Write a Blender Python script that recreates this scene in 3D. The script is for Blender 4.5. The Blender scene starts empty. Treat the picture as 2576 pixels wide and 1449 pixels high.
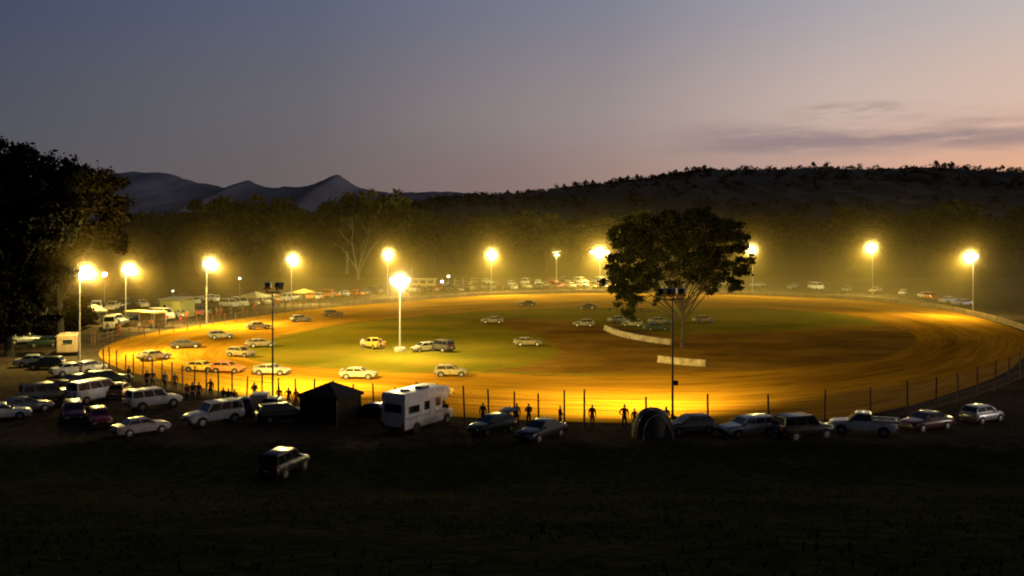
import bpy, bmesh, math, random
import numpy as np
from mathutils import Vector, Matrix, Euler
from mathutils.geometry import interpolate_bezier

R = math.radians
SC = bpy.context.scene
COL = SC.collection
random.seed(7)

# ------------------------------------------------------------------ camera numbers
CAM_H = 14.0
FPX = 2300.0           # focal length in photo pixels (photo read at 2576 x 1449)
CX, HY = 1288.0, 599.0  # centre column, horizon row

# ------------------------------------------------------------------ terrain
def sstep(a, b, x):
    t = np.clip((x - a) / (b - a), 0.0, 1.0)
    return t * t * (3 - 2 * t)

def height(x, y):
    x = np.asarray(x, float); y = np.asarray(y, float)
    k = 12.3 * (1 - y / 50.0)
    near = 0.5 * (k + np.sqrt(k * k + 1.6)) - 0.12
    near = np.where(y > 62, near * (1 - sstep(62, 70, y)), near)
    near = np.minimum(near, 12.3 + 0.02 * np.abs(y)) if True else near
    far = sstep(238, 262, y) * 2.2 + np.clip(y - 262, 0, 160) * 0.055
    left = sstep(-56, -70, x) * sstep(125, 150, y) * (1 - sstep(225, 250, y)) * 1.2
    und = 0.10 * np.sin(x * 0.35 + y * 0.21) * np.sin(y * 0.33 - x * 0.11) * (1 - sstep(40, 56, y))
    return near + far + left + und

def at(xd, yd, d):
    """photo pixel at depth d -> world point"""
    return Vector(((xd - CX) / FPX * d, d, CAM_H + (HY - yd) / FPX * d))

def G(xd, yd):
    """photo pixel -> point on the terrain"""
    sx = (xd - CX) / FPX; sz = (HY - yd) / FPX
    ds = np.arange(12, 700, 0.25)
    z = CAM_H + sz * ds
    hit = np.nonzero(z <= height(sx * ds, ds))[0]
    d = float(ds[hit[0]]) if len(hit) else 400.0
    return Vector((sx * d, d, float(height(sx * d, d))))

def ground(x, y):
    return Vector((x, y, float(height(x, y))))

# ------------------------------------------------------------------ materials
MATS = {}
def mat(name, col, rough=0.7, metal=0.0, var=0.25, scale=3.0, bump=0.0, coat=0.0, spec=None, coords='Object'):
    if name in MATS: return MATS[name]
    m = bpy.data.materials.new(name); m.use_nodes = True
    nt = m.node_tree; N = nt.nodes; L = nt.links
    b = N['Principled BSDF']
    b.inputs['Roughness'].default_value = rough
    b.inputs['Metallic'].default_value = metal
    if coat: b.inputs['Coat Weight'].default_value = coat; b.inputs['Coat Roughness'].default_value = 0.08
    if spec is not None: b.inputs['Specular IOR Level'].default_value = spec
    tc = N.new('ShaderNodeTexCoord')
    nz = N.new('ShaderNodeTexNoise'); nz.inputs['Scale'].default_value = scale; nz.inputs['Detail'].default_value = 5
    L.new(tc.outputs[coords], nz.inputs['Vector'])
    cr = N.new('ShaderNodeValToRGB')
    cr.color_ramp.elements[0].position = 0.3; cr.color_ramp.elements[1].position = 0.7
    cr.color_ramp.elements[0].color = (*[c * (1 - var) for c in col], 1)
    cr.color_ramp.elements[1].color = (*[min(1, c * (1 + var)) for c in col], 1)
    L.new(nz.outputs['Fac'], cr.inputs['Fac']); L.new(cr.outputs['Color'], b.inputs['Base Color'])
    if bump:
        bp = N.new('ShaderNodeBump'); bp.inputs['Strength'].default_value = bump; bp.inputs['Distance'].default_value = 0.1
        L.new(nz.outputs['Fac'], bp.inputs['Height']); L.new(bp.outputs['Normal'], b.inputs['Normal'])
    MATS[name] = m
    return m

def emis(name, col, strength):
    m = bpy.data.materials.new(name); m.use_nodes = True
    nt = m.node_tree; nt.nodes.clear()
    o = nt.nodes.new('ShaderNodeOutputMaterial'); e = nt.nodes.new('ShaderNodeEmission')
    e.inputs['Color'].default_value = (*col, 1); e.inputs['Strength'].default_value = strength
    nt.links.new(e.outputs[0], o.inputs['Surface'])
    return m

def leaf_mat(name, dark, light, scale=0.35):
    m = bpy.data.materials.new(name); m.use_nodes = True
    nt = m.node_tree; N = nt.nodes; L = nt.links; b = N['Principled BSDF']
    b.inputs['Roughness'].default_value = 0.9; b.inputs['Specular IOR Level'].default_value = 0.05
    geo = N.new('ShaderNodeNewGeometry'); tc = N.new('ShaderNodeTexCoord')
    nz = N.new('ShaderNodeTexNoise'); nz.inputs['Scale'].default_value = scale; nz.inputs['Detail'].default_value = 4
    L.new(tc.outputs['Object'], nz.inputs['Vector'])
    ad = N.new('ShaderNodeMath'); ad.operation = 'MULTIPLY_ADD'; ad.inputs[1].default_value = 0.35; ad.inputs[2].default_value = -0.17
    L.new(geo.outputs['Random Per Island'], ad.inputs[0])
    a2 = N.new('ShaderNodeMath'); a2.operation = 'ADD'
    L.new(ad.outputs[0], a2.inputs[0]); L.new(nz.outputs['Fac'], a2.inputs[1])
    cr = N.new('ShaderNodeValToRGB')
    cr.color_ramp.elements[0].position = 0.3; cr.color_ramp.elements[1].position = 0.72
    cr.color_ramp.elements[0].color = (*dark, 1); cr.color_ramp.elements[1].color = (*light, 1)
    L.new(a2.outputs[0], cr.inputs['Fac']); L.new(cr.outputs['Color'], b.inputs['Base Color'])
    return m

# ------------------------------------------------------------------ mesh helpers
def link(name, me, parent=None, m=None):
    o = bpy.data.objects.new(name, me); COL.objects.link(o)
    if parent is not None: o.parent = parent
    if m is not None:
        if len(me.materials) == 0: me.materials.append(m)
        elif me.materials[0] != m:
            o.material_slots[0].link = 'OBJECT'; o.material_slots[0].material = m
    return o

def thing(name, label, cat, loc, rz=0.0, group=None):
    o = bpy.data.objects.new(name, None); COL.objects.link(o)
    o.location = loc; o.rotation_euler = (0, 0, rz); o.empty_display_size = 0.3
    o['label'] = label; o['category'] = cat
    if group: o['group'] = group
    return o

def tag(o, label, cat, group=None, kind=None):
    o['label'] = label
    if cat: o['category'] = cat
    if group: o['group'] = group
    if kind: o['kind'] = kind
    return o

def mesh_of(name, verts, faces, smooth=None):
    me = bpy.data.meshes.new(name)
    me.from_pydata([tuple(v) for v in verts], [], faces); me.update()
    if smooth is not None:
        me.polygons.foreach_set('use_smooth', [True] * len(me.polygons))
        me.set_sharp_from_angle(angle=R(smooth))
    return me

class MB:
    """collects simple shapes for ONE mesh"""
    def __init__(s): s.v = []; s.f = []
    def add(s, verts, faces):
        n = len(s.v); s.v += [tuple(v) for v in verts]; s.f += [tuple(i + n for i in f) for f in faces]; return s
    def box(s, c, size, rot=None, taper=1.0):
        hx, hy, hz = size[0] / 2, size[1] / 2, size[2] / 2
        p = [Vector((x * (taper if z > 0 else 1), y * (taper if z > 0 else 1), z)) for z in (-hz, hz) for x, y in ((-hx, -hy), (hx, -hy), (hx, hy), (-hx, hy))]
        if rot is not None: p = [rot @ q for q in p]
        c = Vector(c)
        return s.add([q + c for q in p], [(3, 2, 1, 0), (4, 5, 6, 7), (0, 1, 5, 4), (1, 2, 6, 5), (2, 3, 7, 6), (3, 0, 4, 7)])
    def tube(s, pts, rad, seg=8, cap=True):
        pts = [Vector(p) for p in pts]
        rad = rad if hasattr(rad, '__len__') else [rad] * len(pts)
        V = []; F = []
        for i, p in enumerate(pts):
            d = (pts[min(i + 1, len(pts) - 1)] - pts[max(i - 1, 0)]).normalized()
            a = d.orthogonal().normalized() if abs(d.z) < 0.95 else Vector((1, 0, 0)).cross(d).normalized()
            if abs(d.z) < 0.95:
                a = Vector((0, 0, 1)).cross(d).normalized()
            b = d.cross(a)
            for k in range(seg):
                t = 2 * math.pi * k / seg
                V.append(p + (a * math.cos(t) + b * math.sin(t)) * rad[i])
        for i in range(len(pts) - 1):
            for k in range(seg):
                k2 = (k + 1) % seg
                F.append((i * seg + k, i * seg + k2, (i + 1) * seg + k2, (i + 1) * seg + k))
        if cap:
            F.append(tuple(range(seg - 1, -1, -1))); F.append(tuple((len(pts) - 1) * seg + k for k in range(seg)))
        return s.add(V, F)
    def ring_y(s, c, prof, seg=20):
        """lathe around the Y axis; prof = [(r, y)] closed at the ends"""
        V = []; F = []
        for r, y in prof:
            for k in range(seg):
                t = 2 * math.pi * k / seg
                V.append((c[0] + r * math.cos(t), c[1] + y, c[2] + r * math.sin(t)))
        for i in range(len(prof) - 1):
            for k in range(seg):
                k2 = (k + 1) % seg
                F.append((i * seg + k, (i + 1) * seg + k, (i + 1) * seg + k2, i * seg + k2))
        F.append(tuple(range(seg))); F.append(tuple((len(prof) - 1) * seg + k for k in range(seg - 1, -1, -1)))
        return s.add(V, F)
    def mesh(s, name, smooth=None): return mesh_of(name, s.v, s.f, smooth)
    def obj(s, name, m, parent=None, smooth=None): return link(name, s.mesh(name, smooth), parent, m)

def bevel(me, w, seg=2):
    bm = bmesh.new(); bm.from_mesh(me)
    bmesh.ops.remove_doubles(bm, verts=bm.verts, dist=1e-5)
    bmesh.ops.bevel(bm, geom=[e for e in bm.edges if e.is_manifold and e.calc_face_angle(0) > 0.5], offset=w, segments=seg, profile=0.6, affect='EDGES', clamp_overlap=True)
    bm.to_mesh(me); bm.free()
    me.polygons.foreach_set('use_smooth', [True] * len(me.polygons)); me.set_sharp_from_angle(angle=R(40))
    return me

def spline(pts, n=10, closed=True):
    """Catmull-Rom through 2D points"""
    P = [np.array(p, float) for p in pts]; out = []
    m = len(P); rng = range(m) if closed else range(m - 1)
    for i in rng:
        if closed: p0, p1, p2, p3 = P[(i - 1) % m], P[i], P[(i + 1) % m], P[(i + 2) % m]
        else: p0, p1, p2, p3 = P[max(i - 1, 0)], P[i], P[i + 1], P[min(i + 2, m - 1)]
        for k in range(n):
            t = k / n
            out.append(0.5 * ((2 * p1) + (-p0 + p2) * t + (2 * p0 - 5 * p1 + 4 * p2 - p3) * t * t + (-p0 + 3 * p1 - 3 * p2 + p3) * t ** 3))
    if not closed: out.append(P[-1])
    return np.array(out)

def flat(xd, yd):
    d = CAM_H * FPX / (yd - HY)
    return ((xd - CX) / FPX * d, d)

# ------------------------------------------------------------------ shared materials
M_STEEL = mat('galvanised_steel', (0.42, 0.42, 0.40), 0.5, 0.6, 0.2, 2)
M_DARKSTEEL = mat('dark_steel', (0.05, 0.045, 0.04), 0.55, 0.5, 0.3, 3)
M_POST = mat('weathered_post', (0.13, 0.06, 0.03), 0.85, 0, 0.35, 5)
M_WIRE = mat('fence_wire', (0.16, 0.12, 0.08), 0.5, 0.5, 0.2, 5)
M_TYRE = mat('tyre_rubber', (0.02, 0.02, 0.02), 0.85, 0, 0.3, 8)
M_RIM = mat('wheel_rim', (0.45, 0.45, 0.44), 0.35, 0.8, 0.2, 8)
M_BLACK = mat('black_trim', (0.015, 0.015, 0.016), 0.6, 0, 0.3, 6)
M_GLASS = mat('car_glass', (0.012, 0.014, 0.017), 0.06, 0, 0.3, 1.5, spec=0.6)
M_OPEN = mat('opening_shade', (0.012, 0.011, 0.01), 0.9, 0, 0.4, 3)  # near-black fill standing in for shade inside open windows and tent door
M_HEADL = mat('headlight_glass', (0.55, 0.55, 0.52), 0.12, 0.2, 0.2, 5)
M_TAIL = mat('tail_light', (0.35, 0.015, 0.012), 0.2, 0, 0.3, 5)
M_CONC = mat('concrete', (0.42, 0.38, 0.32), 0.85, 0, 0.25, 2.5, 0.2)
M_BARK = mat('gum_bark', (0.07, 0.052, 0.034), 0.85, 0, 0.4, 1.5, 0.3)
M_PALEBARK = mat('pale_gum_bark', (0.32, 0.27, 0.19), 0.8, 0, 0.35, 1.5, 0.2)
M_LEAF = leaf_mat('gum_leaves', (0.012, 0.015, 0.004), (0.13, 0.125, 0.035))
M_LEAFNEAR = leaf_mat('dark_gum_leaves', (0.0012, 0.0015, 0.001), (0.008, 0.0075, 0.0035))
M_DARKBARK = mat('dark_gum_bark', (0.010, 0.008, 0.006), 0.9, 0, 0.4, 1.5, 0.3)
M_LEAFWARM = leaf_mat('lamplit_brown_leaves', (0.003, 0.003, 0.001), (0.028, 0.019, 0.006))  # brown leaves, with orange lamp light put into the colour
M_LEAFBACK = leaf_mat('forest_leaves', (0.008, 0.010, 0.004), (0.035, 0.034, 0.014), 0.12)
M_LEAFRIDGE = leaf_mat('ridge_leaves', (0.006, 0.008, 0.006), (0.02, 0.024, 0.015), 0.05)

PAINT = {}
def paint(name, col, metal=0.0, rough=0.32):
    if name not in PAINT:
        PAINT[name] = mat('paint_' + name, col, rough, metal, 0.22, 1.7, 0, coat=0.2)
    return PAINT[name]
paint('white', (0.74, 0.72, 0.70)); paint('cream', (0.62, 0.54, 0.38)); paint('silver', (0.42, 0.43, 0.44), 0.5)
paint('grey', (0.16, 0.165, 0.17), 0.3); paint('black', (0.012, 0.013, 0.015)); paint('navy', (0.012, 0.018, 0.05))
paint('dark_green', (0.012, 0.03, 0.024)); paint('red', (0.24, 0.012, 0.015)); paint('maroon', (0.10, 0.012, 0.016))
paint('yellow', (0.75, 0.48, 0.04)); paint('orange', (0.70, 0.16, 0.02)); paint('tan', (0.36, 0.26, 0.14))
paint('bronze', (0.22, 0.12, 0.06), 0.3); paint('pink_beige', (0.46, 0.36, 0.32)); paint('blue', (0.03, 0.06, 0.25))

# ------------------------------------------------------------------ SETTING : ground
def grid_mesh(name, xs, ys, hf):
    X, Y = np.meshgrid(xs, ys); Z = hf(X, Y)
    n = len(xs); V = np.stack([X.ravel(), Y.ravel(), Z.ravel()], 1)
    F = [(j * n + i, j * n + i + 1, (j + 1) * n + i + 1, (j + 1) * n + i) for j in range(len(ys) - 1) for i in range(n - 1)]
    me = bpy.data.meshes.new(name); me.from_pydata(V.tolist(), [], F); me.update()
    me.polygons.foreach_set('use_smooth', [True] * len(me.polygons))
    return me

def ground_material():
    m = bpy.data.materials.new('rough_grass_ground'); m.use_nodes = True
    nt = m.node_tree; N = nt.nodes; L = nt.links; b = N['Principled BSDF']
    b.inputs['Roughness'].default_value = 1.0; b.inputs['Specular IOR Level'].default_value = 0.0
    tc = N.new('ShaderNodeTexCoord')
    def noise(s, det=6, rough=0.6):
        n = N.new('ShaderNodeTexNoise'); n.inputs['Scale'].default_value = s; n.inputs['Detail'].default_value = det; n.inputs['Roughness'].default_value = rough
        L.new(tc.outputs['Object'], n.inputs['Vector']); return n
    n1 = noise(0.16); n2 = noise(1.6, 8, 0.7); n3 = noise(0.05, 3)
    def ramp(a, ca, bb, cb):
        r = N.new('ShaderNodeValToRGB'); r.color_ramp.elements[0].position = a; r.color_ramp.elements[1].position = bb
        r.color_ramp.elements[0].color = (*ca, 1); r.color_ramp.elements[1].color = (*cb, 1); return r
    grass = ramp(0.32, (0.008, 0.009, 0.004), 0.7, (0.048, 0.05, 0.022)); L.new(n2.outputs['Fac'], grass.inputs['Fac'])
    dirt = ramp(0.3, (0.05, 0.035, 0.022), 0.7, (0.15, 0.11, 0.07)); L.new(n2.outputs['Fac'], dirt.inputs['Fac'])
    sep = N.new('ShaderNodeSeparateXYZ'); L.new(tc.outputs['Object'], sep.inputs[0])
    # worn gravel lane where the vehicles park (y about 60..72) and dusty far bank
    def band(lo, hi, soft):
        a = N.new('ShaderNodeMapRange'); a.interpolation_type = 'SMOOTHSTEP'
        a.inputs[1].default_value = lo - soft; a.inputs[2].default_value = lo + soft
        c = N.new('ShaderNodeMapRange'); c.interpolation_type = 'SMOOTHSTEP'
        c.inputs[1].default_value = hi - soft; c.inputs[2].default_value = hi + soft; c.inputs[3].default_value = 1; c.inputs[4].default_value = 0
        w = N.new('ShaderNodeMath'); w.operation = 'MULTIPLY_ADD'; w.inputs[1].default_value = 9.0
        L.new(n1.outputs['Fac'], w.inputs[0])
        sub = N.new('ShaderNodeMath'); sub.operation = 'SUBTRACT'; sub.inputs[1].default_value = 4.5
        L.new(sep.outputs['Y'], w.inputs[2]); L.new(w.outputs[0], sub.inputs[0])
        L.new(sub.outputs[0], a.inputs[0]); L.new(sub.outputs[0], c.inputs[0])
        k = N.new('ShaderNodeMath'); k.operation = 'MULTIPLY'; L.new(a.outputs[0], k.inputs[0]); L.new(c.outputs[0], k.inputs[1]); return k
    b1 = band(62, 110, 2.0); b2 = band(110, 268, 6)
    k1 = N.new('ShaderNodeMath'); k1.operation = 'MULTIPLY'; k1.inputs[1].default_value = 0.8; L.new(b1.outputs[0], k1.inputs[0])
    k2 = N.new('ShaderNodeMath'); k2.operation = 'MULTIPLY'; k2.inputs[1].default_value = 0.9; L.new(b2.outputs[0], k2.inputs[0])
    s = N.new('ShaderNodeMath'); s.operation = 'MAXIMUM'; L.new(k1.outputs[0], s.inputs[0]); L.new(k2.outputs[0], s.inputs[1])
    mx = N.new('ShaderNodeMix'); mx.data_type = 'RGBA'
    L.new(s.outputs[0], mx.inputs['Factor']); L.new(grass.outputs['Color'], mx.inputs['A']); L.new(dirt.outputs['Color'], mx.inputs['B'])
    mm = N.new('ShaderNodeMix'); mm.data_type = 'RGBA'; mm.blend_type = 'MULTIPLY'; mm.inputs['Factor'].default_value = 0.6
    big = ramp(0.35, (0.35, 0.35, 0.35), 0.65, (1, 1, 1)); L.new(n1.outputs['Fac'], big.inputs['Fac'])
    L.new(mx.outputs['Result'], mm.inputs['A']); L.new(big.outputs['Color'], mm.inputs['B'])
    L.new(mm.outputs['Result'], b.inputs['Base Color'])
    bp = N.new('ShaderNodeBump'); bp.inputs['Strength'].default_value = 0.6; bp.inputs['Distance'].default_value = 0.15
    L.new(n2.outputs['Fac'], bp.inputs['Height']); L.new(bp.outputs['Normal'], b.inputs['Normal'])
    return m
xs = np.unique(np.concatenate([np.linspace(-9000, -400, 12), np.linspace(-400, -120, 15), np.linspace(-120, 120, 121), np.linspace(120, 400, 15), np.linspace(400, 9000, 12)]))
ys = np.unique(np.concatenate([np.linspace(-400, -20, 10), np.linspace(-20, 76, 97), np.linspace(76, 300, 75), np.linspace(300, 460, 12), np.linspace(460, 9000, 12)]))
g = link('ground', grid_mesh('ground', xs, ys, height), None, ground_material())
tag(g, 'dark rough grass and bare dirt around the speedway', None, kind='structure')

# ------------------------------------------------------------------ SETTING : track + infield
OUT_D = [(250, 885), (330, 848), (480, 822), (640, 797), (780, 779), (1000, 759), (1250, 743), (1500, 738), (1800, 741), (2250, 762), (2560, 830), (2560, 915), (2330, 1010),
         (2060, 1058), (1740, 1068), (1400, 1062), (1000, 1040), (690, 1008), (450, 965), (300, 928)]
INN_D = [(625, 893), (670, 866), (740, 845), (830, 825), (920, 811), (1050, 799), (1250, 785), (1500, 776), (1800, 776), (2100, 790), (2290, 838), (2250, 890), (2050, 922),
         (1760, 938), (1500, 940), (1250, 936), (1000, 934), (830, 926), (690, 912)]
outer = spline([flat(*p) for p in OUT_D], 12)
inner = spline([flat(*p) for p in INN_D], 12)

def resample(P, n):
    Q = np.vstack([P, P[:1]]); s = np.concatenate([[0], np.cumsum(np.linalg.norm(np.diff(Q, axis=0), axis=1))])
    t = np.linspace(0, s[-1], n, endpoint=False)
    return np.stack([np.interp(t, s, Q[:, 0]), np.interp(t, s, Q[:, 1])], 1), s[-1]
CEN = np.array([14.0, 118.0])
def by_angle(P, n):
    a = np.arctan2(P[:, 1] - CEN[1], P[:, 0] - CEN[0]); r = np.linalg.norm(P - CEN, axis=1)
    o = np.argsort(a); a, r = a[o], r[o]
    t = np.linspace(-math.pi, math.pi, n, endpoint=False)
    rr = np.interp(t, np.concatenate([a - 2 * math.pi, a, a + 2 * math.pi]), np.tile(r, 3))
    return np.stack([CEN[0] + rr * np.cos(t), CEN[1] + rr * np.sin(t)], 1)
NA, NV = 260, 14
po, pi_ = by_angle(outer, NA), by_angle(inner, NA)
V = []; UV = []
slen = np.concatenate([[0], np.cumsum(np.linalg.norm(np.diff(np.vstack([po, po[:1]]), axis=0), axis=1))])
for j in range(NV + 1):
    t = j / NV
    for i in range(NA):
        p = pi_[i] * (1 - t) + po[i] * t
        V.append((p[0], p[1], 0.05)); UV.append((slen[i], t))
F = [(j * NA + i, (j + 1) * NA + i, (j + 1) * NA + (i + 1) % NA, j * NA + (i + 1) % NA) for j in range(NV) for i in range(NA)]
me = bpy.data.meshes.new('race_track'); me.from_pydata(V, [], F); me.update()
at_uv = me.attributes.new('lane', 'FLOAT2', 'POINT'); at_uv.data.foreach_set('vector', np.array(UV).ravel())
if me.polygons[0].normal.z < 0: me.flip_normals()

def track_material():
    m = bpy.data.materials.new('raced_clay'); m.use_nodes = True
    nt = m.node_tree; N = nt.nodes; L = nt.links; b = N['Principled BSDF']
    b.inputs['Roughness'].default_value = 1.0; b.inputs['Specular IOR Level'].default_value = 0.0
    a = N.new('ShaderNodeAttribute'); a.attribute_name = 'lane'
    sp = N.new('ShaderNodeSeparateXYZ'); L.new(a.outputs['Vector'], sp.inputs[0])
    cb = N.new('ShaderNodeCombineXYZ')
    mu = N.new('ShaderNodeMath'); mu.operation = 'MULTIPLY'; mu.inputs[1].default_value = 0.018; L.new(sp.outputs['X'], mu.inputs[0])
    mv = N.new('ShaderNodeMath'); mv.operation = 'MULTIPLY'; mv.inputs[1].default_value = 3.2; L.new(sp.outputs['Y'], mv.inputs[0])
    L.new(mu.outputs[0], cb.inputs[0]); L.new(mv.outputs[0], cb.inputs[1])
    n1 = N.new('ShaderNodeTexNoise'); n1.inputs['Scale'].default_value = 2.6; n1.inputs['Detail'].default_value = 6; n1.inputs['Roughness'].default_value = 0.65
    L.new(cb.outputs[0], n1.inputs['Vector'])
    tc = N.new('ShaderNodeTexCoord')
    n2 = N.new('ShaderNodeTexNoise'); n2.inputs['Scale'].default_value = 0.5; n2.inputs['Detail'].default_value = 8; L.new(tc.outputs['Object'], n2.inputs['Vector'])
    cr = N.new('ShaderNodeValToRGB'); e = cr.color_ramp.elements
    e[0].position = 0.33; e[0].color = (0.36, 0.165, 0.013, 1); e[1].position = 0.66; e[1].color = (0.56, 0.285, 0.022, 1)
    L.new(n1.outputs['Fac'], cr.inputs['Fac'])
    cb2 = N.new('ShaderNodeCombineXYZ')
    mu2 = N.new('ShaderNodeMath'); mu2.operation = 'MULTIPLY'; mu2.inputs[1].default_value = 0.05; L.new(sp.outputs['X'], mu2.inputs[0])
    mv2 = N.new('ShaderNodeMath'); mv2.operation = 'MULTIPLY'; mv2.inputs[1].default_value = 26.0; L.new(sp.outputs['Y'], mv2.inputs[0])
    L.new(mu2.outputs[0], cb2.inputs[0]); L.new(mv2.outputs[0], cb2.inputs[1])
    n3 = N.new('ShaderNodeTexNoise'); n3.inputs['Scale'].default_value = 1.6; n3.inputs['Detail'].default_value = 5; n3.inputs['Distortion'].default_value = 0.4; L.new(cb2.outputs[0], n3.inputs['Vector'])
    rut = N.new('ShaderNodeValToRGB'); rut.color_ramp.elements[0].position = 0.34; rut.color_ramp.elements[0].color = (0.55, 0.5, 0.45, 1); rut.color_ramp.elements[1].position = 0.52; rut.color_ramp.elements[1].color = (1, 1, 1, 1)
    L.new(n3.outputs['Fac'], rut.inputs['Fac'])
    mr_ = N.new('ShaderNodeMix'); mr_.data_type = 'RGBA'; mr_.blend_type = 'MULTIPLY'; mr_.inputs['Factor'].default_value = 0.8
    L.new(cr.outputs['Color'], mr_.inputs['A']); L.new(rut.outputs['Color'], mr_.inputs['B'])
    # racing groove: darker, damp band around v = 0.3
    gr = N.new('ShaderNodeValToRGB'); ge = gr.color_ramp.elements
    ge[0].position = 0.0; ge[0].color = (0.75, 0.75, 0.75, 1); ge[1].position = 1.0; ge[1].color = (0.85, 0.85, 0.85, 1)
    for p, c in ((0.12, 0.85), (0.28, 0.66), (0.42, 0.74), (0.6, 1.0), (0.9, 1.0)):
        x = ge.new(p); x.color = (c, c * 0.97, c * 0.9, 1)
    ad = N.new('ShaderNodeMath'); ad.operation = 'MULTIPLY_ADD'; ad.inputs[1].default_value = 0.22; L.new(n1.outputs['Fac'], ad.inputs[0])
    sb = N.new('ShaderNodeMath'); sb.operation = 'SUBTRACT'; sb.inputs[1].default_value = 0.11
    L.new(sp.outputs['Y'], ad.inputs[2]); L.new(ad.outputs[0], sb.inputs[0]); L.new(sb.outputs[0], gr.inputs['Fac'])
    mm = N.new('ShaderNodeMix'); mm.data_type = 'RGBA'; mm.blend_type = 'MULTIPLY'; mm.inputs['Factor'].default_value = 1
    L.new(mr_.outputs['Result'], mm.inputs['A']); L.new(gr.outputs['Color'], mm.inputs['B'])
    # grass creeping in over the inner edge
    ed = N.new('ShaderNodeMath'); ed.operation = 'MULTIPLY_ADD'; ed.inputs[1].default_value = 0.30; L.new(n2.outputs['Fac'], ed.inputs[0]); L.new(sp.outputs['Y'], ed.inputs[2])
    er = N.new('ShaderNodeMapRange'); er.interpolation_type = 'SMOOTHSTEP'; er.inputs[1].default_value = 0.14; er.inputs[2].default_value = 0.26; er.inputs[3].default_value = 1; er.inputs[4].default_value = 0
    L.new(ed.outputs[0], er.inputs[0])
    so_ = N.new('ShaderNodeSeparateXYZ'); L.new(tc.outputs['Object'], so_.inputs[0])
    xr = N.new('ShaderNodeMapRange'); xr.interpolation_type = 'SMOOTHSTEP'; xr.inputs[1].default_value = 4; xr.inputs[2].default_value = 20; xr.inputs[3].default_value = 1; xr.inputs[4].default_value = 0; L.new(so_.outputs['X'], xr.inputs[0])
    ex = N.new('ShaderNodeMath'); ex.operation = 'MULTIPLY'; L.new(er.outputs[0], ex.inputs[0]); L.new(xr.outputs[0], ex.inputs[1])
    m2 = N.new('ShaderNodeMix'); m2.data_type = 'RGBA'; L.new(ex.outputs[0], m2.inputs['Factor']); L.new(mm.outputs['Result'], m2.inputs['A']); m2.inputs['B'].default_value = (0.17, 0.14, 0.012, 1)
    L.new(m2.outputs['Result'], b.inputs['Base Color'])
    bp = N.new('ShaderNodeBump'); bp.inputs['Strength'].default_value = 0.5; bp.inputs['Distance'].default_value = 0.1
    L.new(n2.outputs['Fac'], bp.inputs['Height']); L.new(bp.outputs['Normal'], b.inputs['Normal'])
    return m
tag(link('race_track', me, None, track_material()), 'orange clay oval of the speedway under floodlights', None, kind='structure')

# infield sheet, with the dark dirt loop as a painted-in attribute
def inside(P, poly):
    x, y = P[:, 0], P[:, 1]; c = np.zeros(len(P), bool); j = len(poly) - 1
    for i in range(len(poly)):
        xi, yi = poly[i]; xj, yj = poly[j]
        k = ((yi > y) != (yj > y)) & (x < (xj - xi) * (y - yi) / ((yj - yi) + 1e-12) + xi)
        c ^= k; j = i
    return c
def edge_dist(P, poly):
    d = np.full(len(P), 1e9)
    for i in range(len(poly)):
        a = poly[i]; b = poly[(i + 1) % len(poly)]; ab = b - a
        t = np.clip(((P - a) @ ab) / (ab @ ab + 1e-9), 0, 1)
        d = np.minimum(d, np.linalg.norm(P - (a + t[:, None] * ab), axis=1))
    return d
DARK_D = [(1180, 806), (1290, 800), (1420, 806), (1530, 818), (1640, 838), (1700, 842), (1850, 836), (2100, 826), (2330, 812), (2330, 890), (2080, 945), (1800, 955), (1500, 960), (1300, 950), (1230, 932), (1330, 920), (1400, 893), (1385, 862), (1310, 832)]
dark_poly = spline([flat(*p) for p in DARK_D], 5)
gx = np.arange(-48, 82, 0.8); gy = np.arange(88, 222, 0.8)
X, Y = np.meshgrid(gx, gy); P = np.stack([X.ravel(), Y.ravel()], 1)
cen_in = CEN + (inner - CEN) * 1.03
ok = inside(P, cen_in)
sd = edge_dist(P, dark_poly); sd = np.where(inside(P, dark_poly), sd, -sd)
drk = np.clip(sd / 3.0 + 0.5, 0, 1)
n = len(gx); idx = -np.ones(len(P), int); idx[ok] = np.arange(ok.sum())
F = []
for j in range(len(gy) - 1):
    for i in range(n - 1):
        q = (j * n + i, j * n + i + 1, (j + 1) * n + i + 1, (j + 1) * n + i)
        if all(ok[k] for k in q): F.append(tuple(int(idx[k]) for k in q))
me = bpy.data.meshes.new('infield'); me.from_pydata(np.c_[P[ok], np.full(ok.sum(), 0.025)].tolist(), [], F); me.update()
me.attributes.new('dirt', 'FLOAT', 'POINT').data.foreach_set('value', drk[ok])
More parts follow.
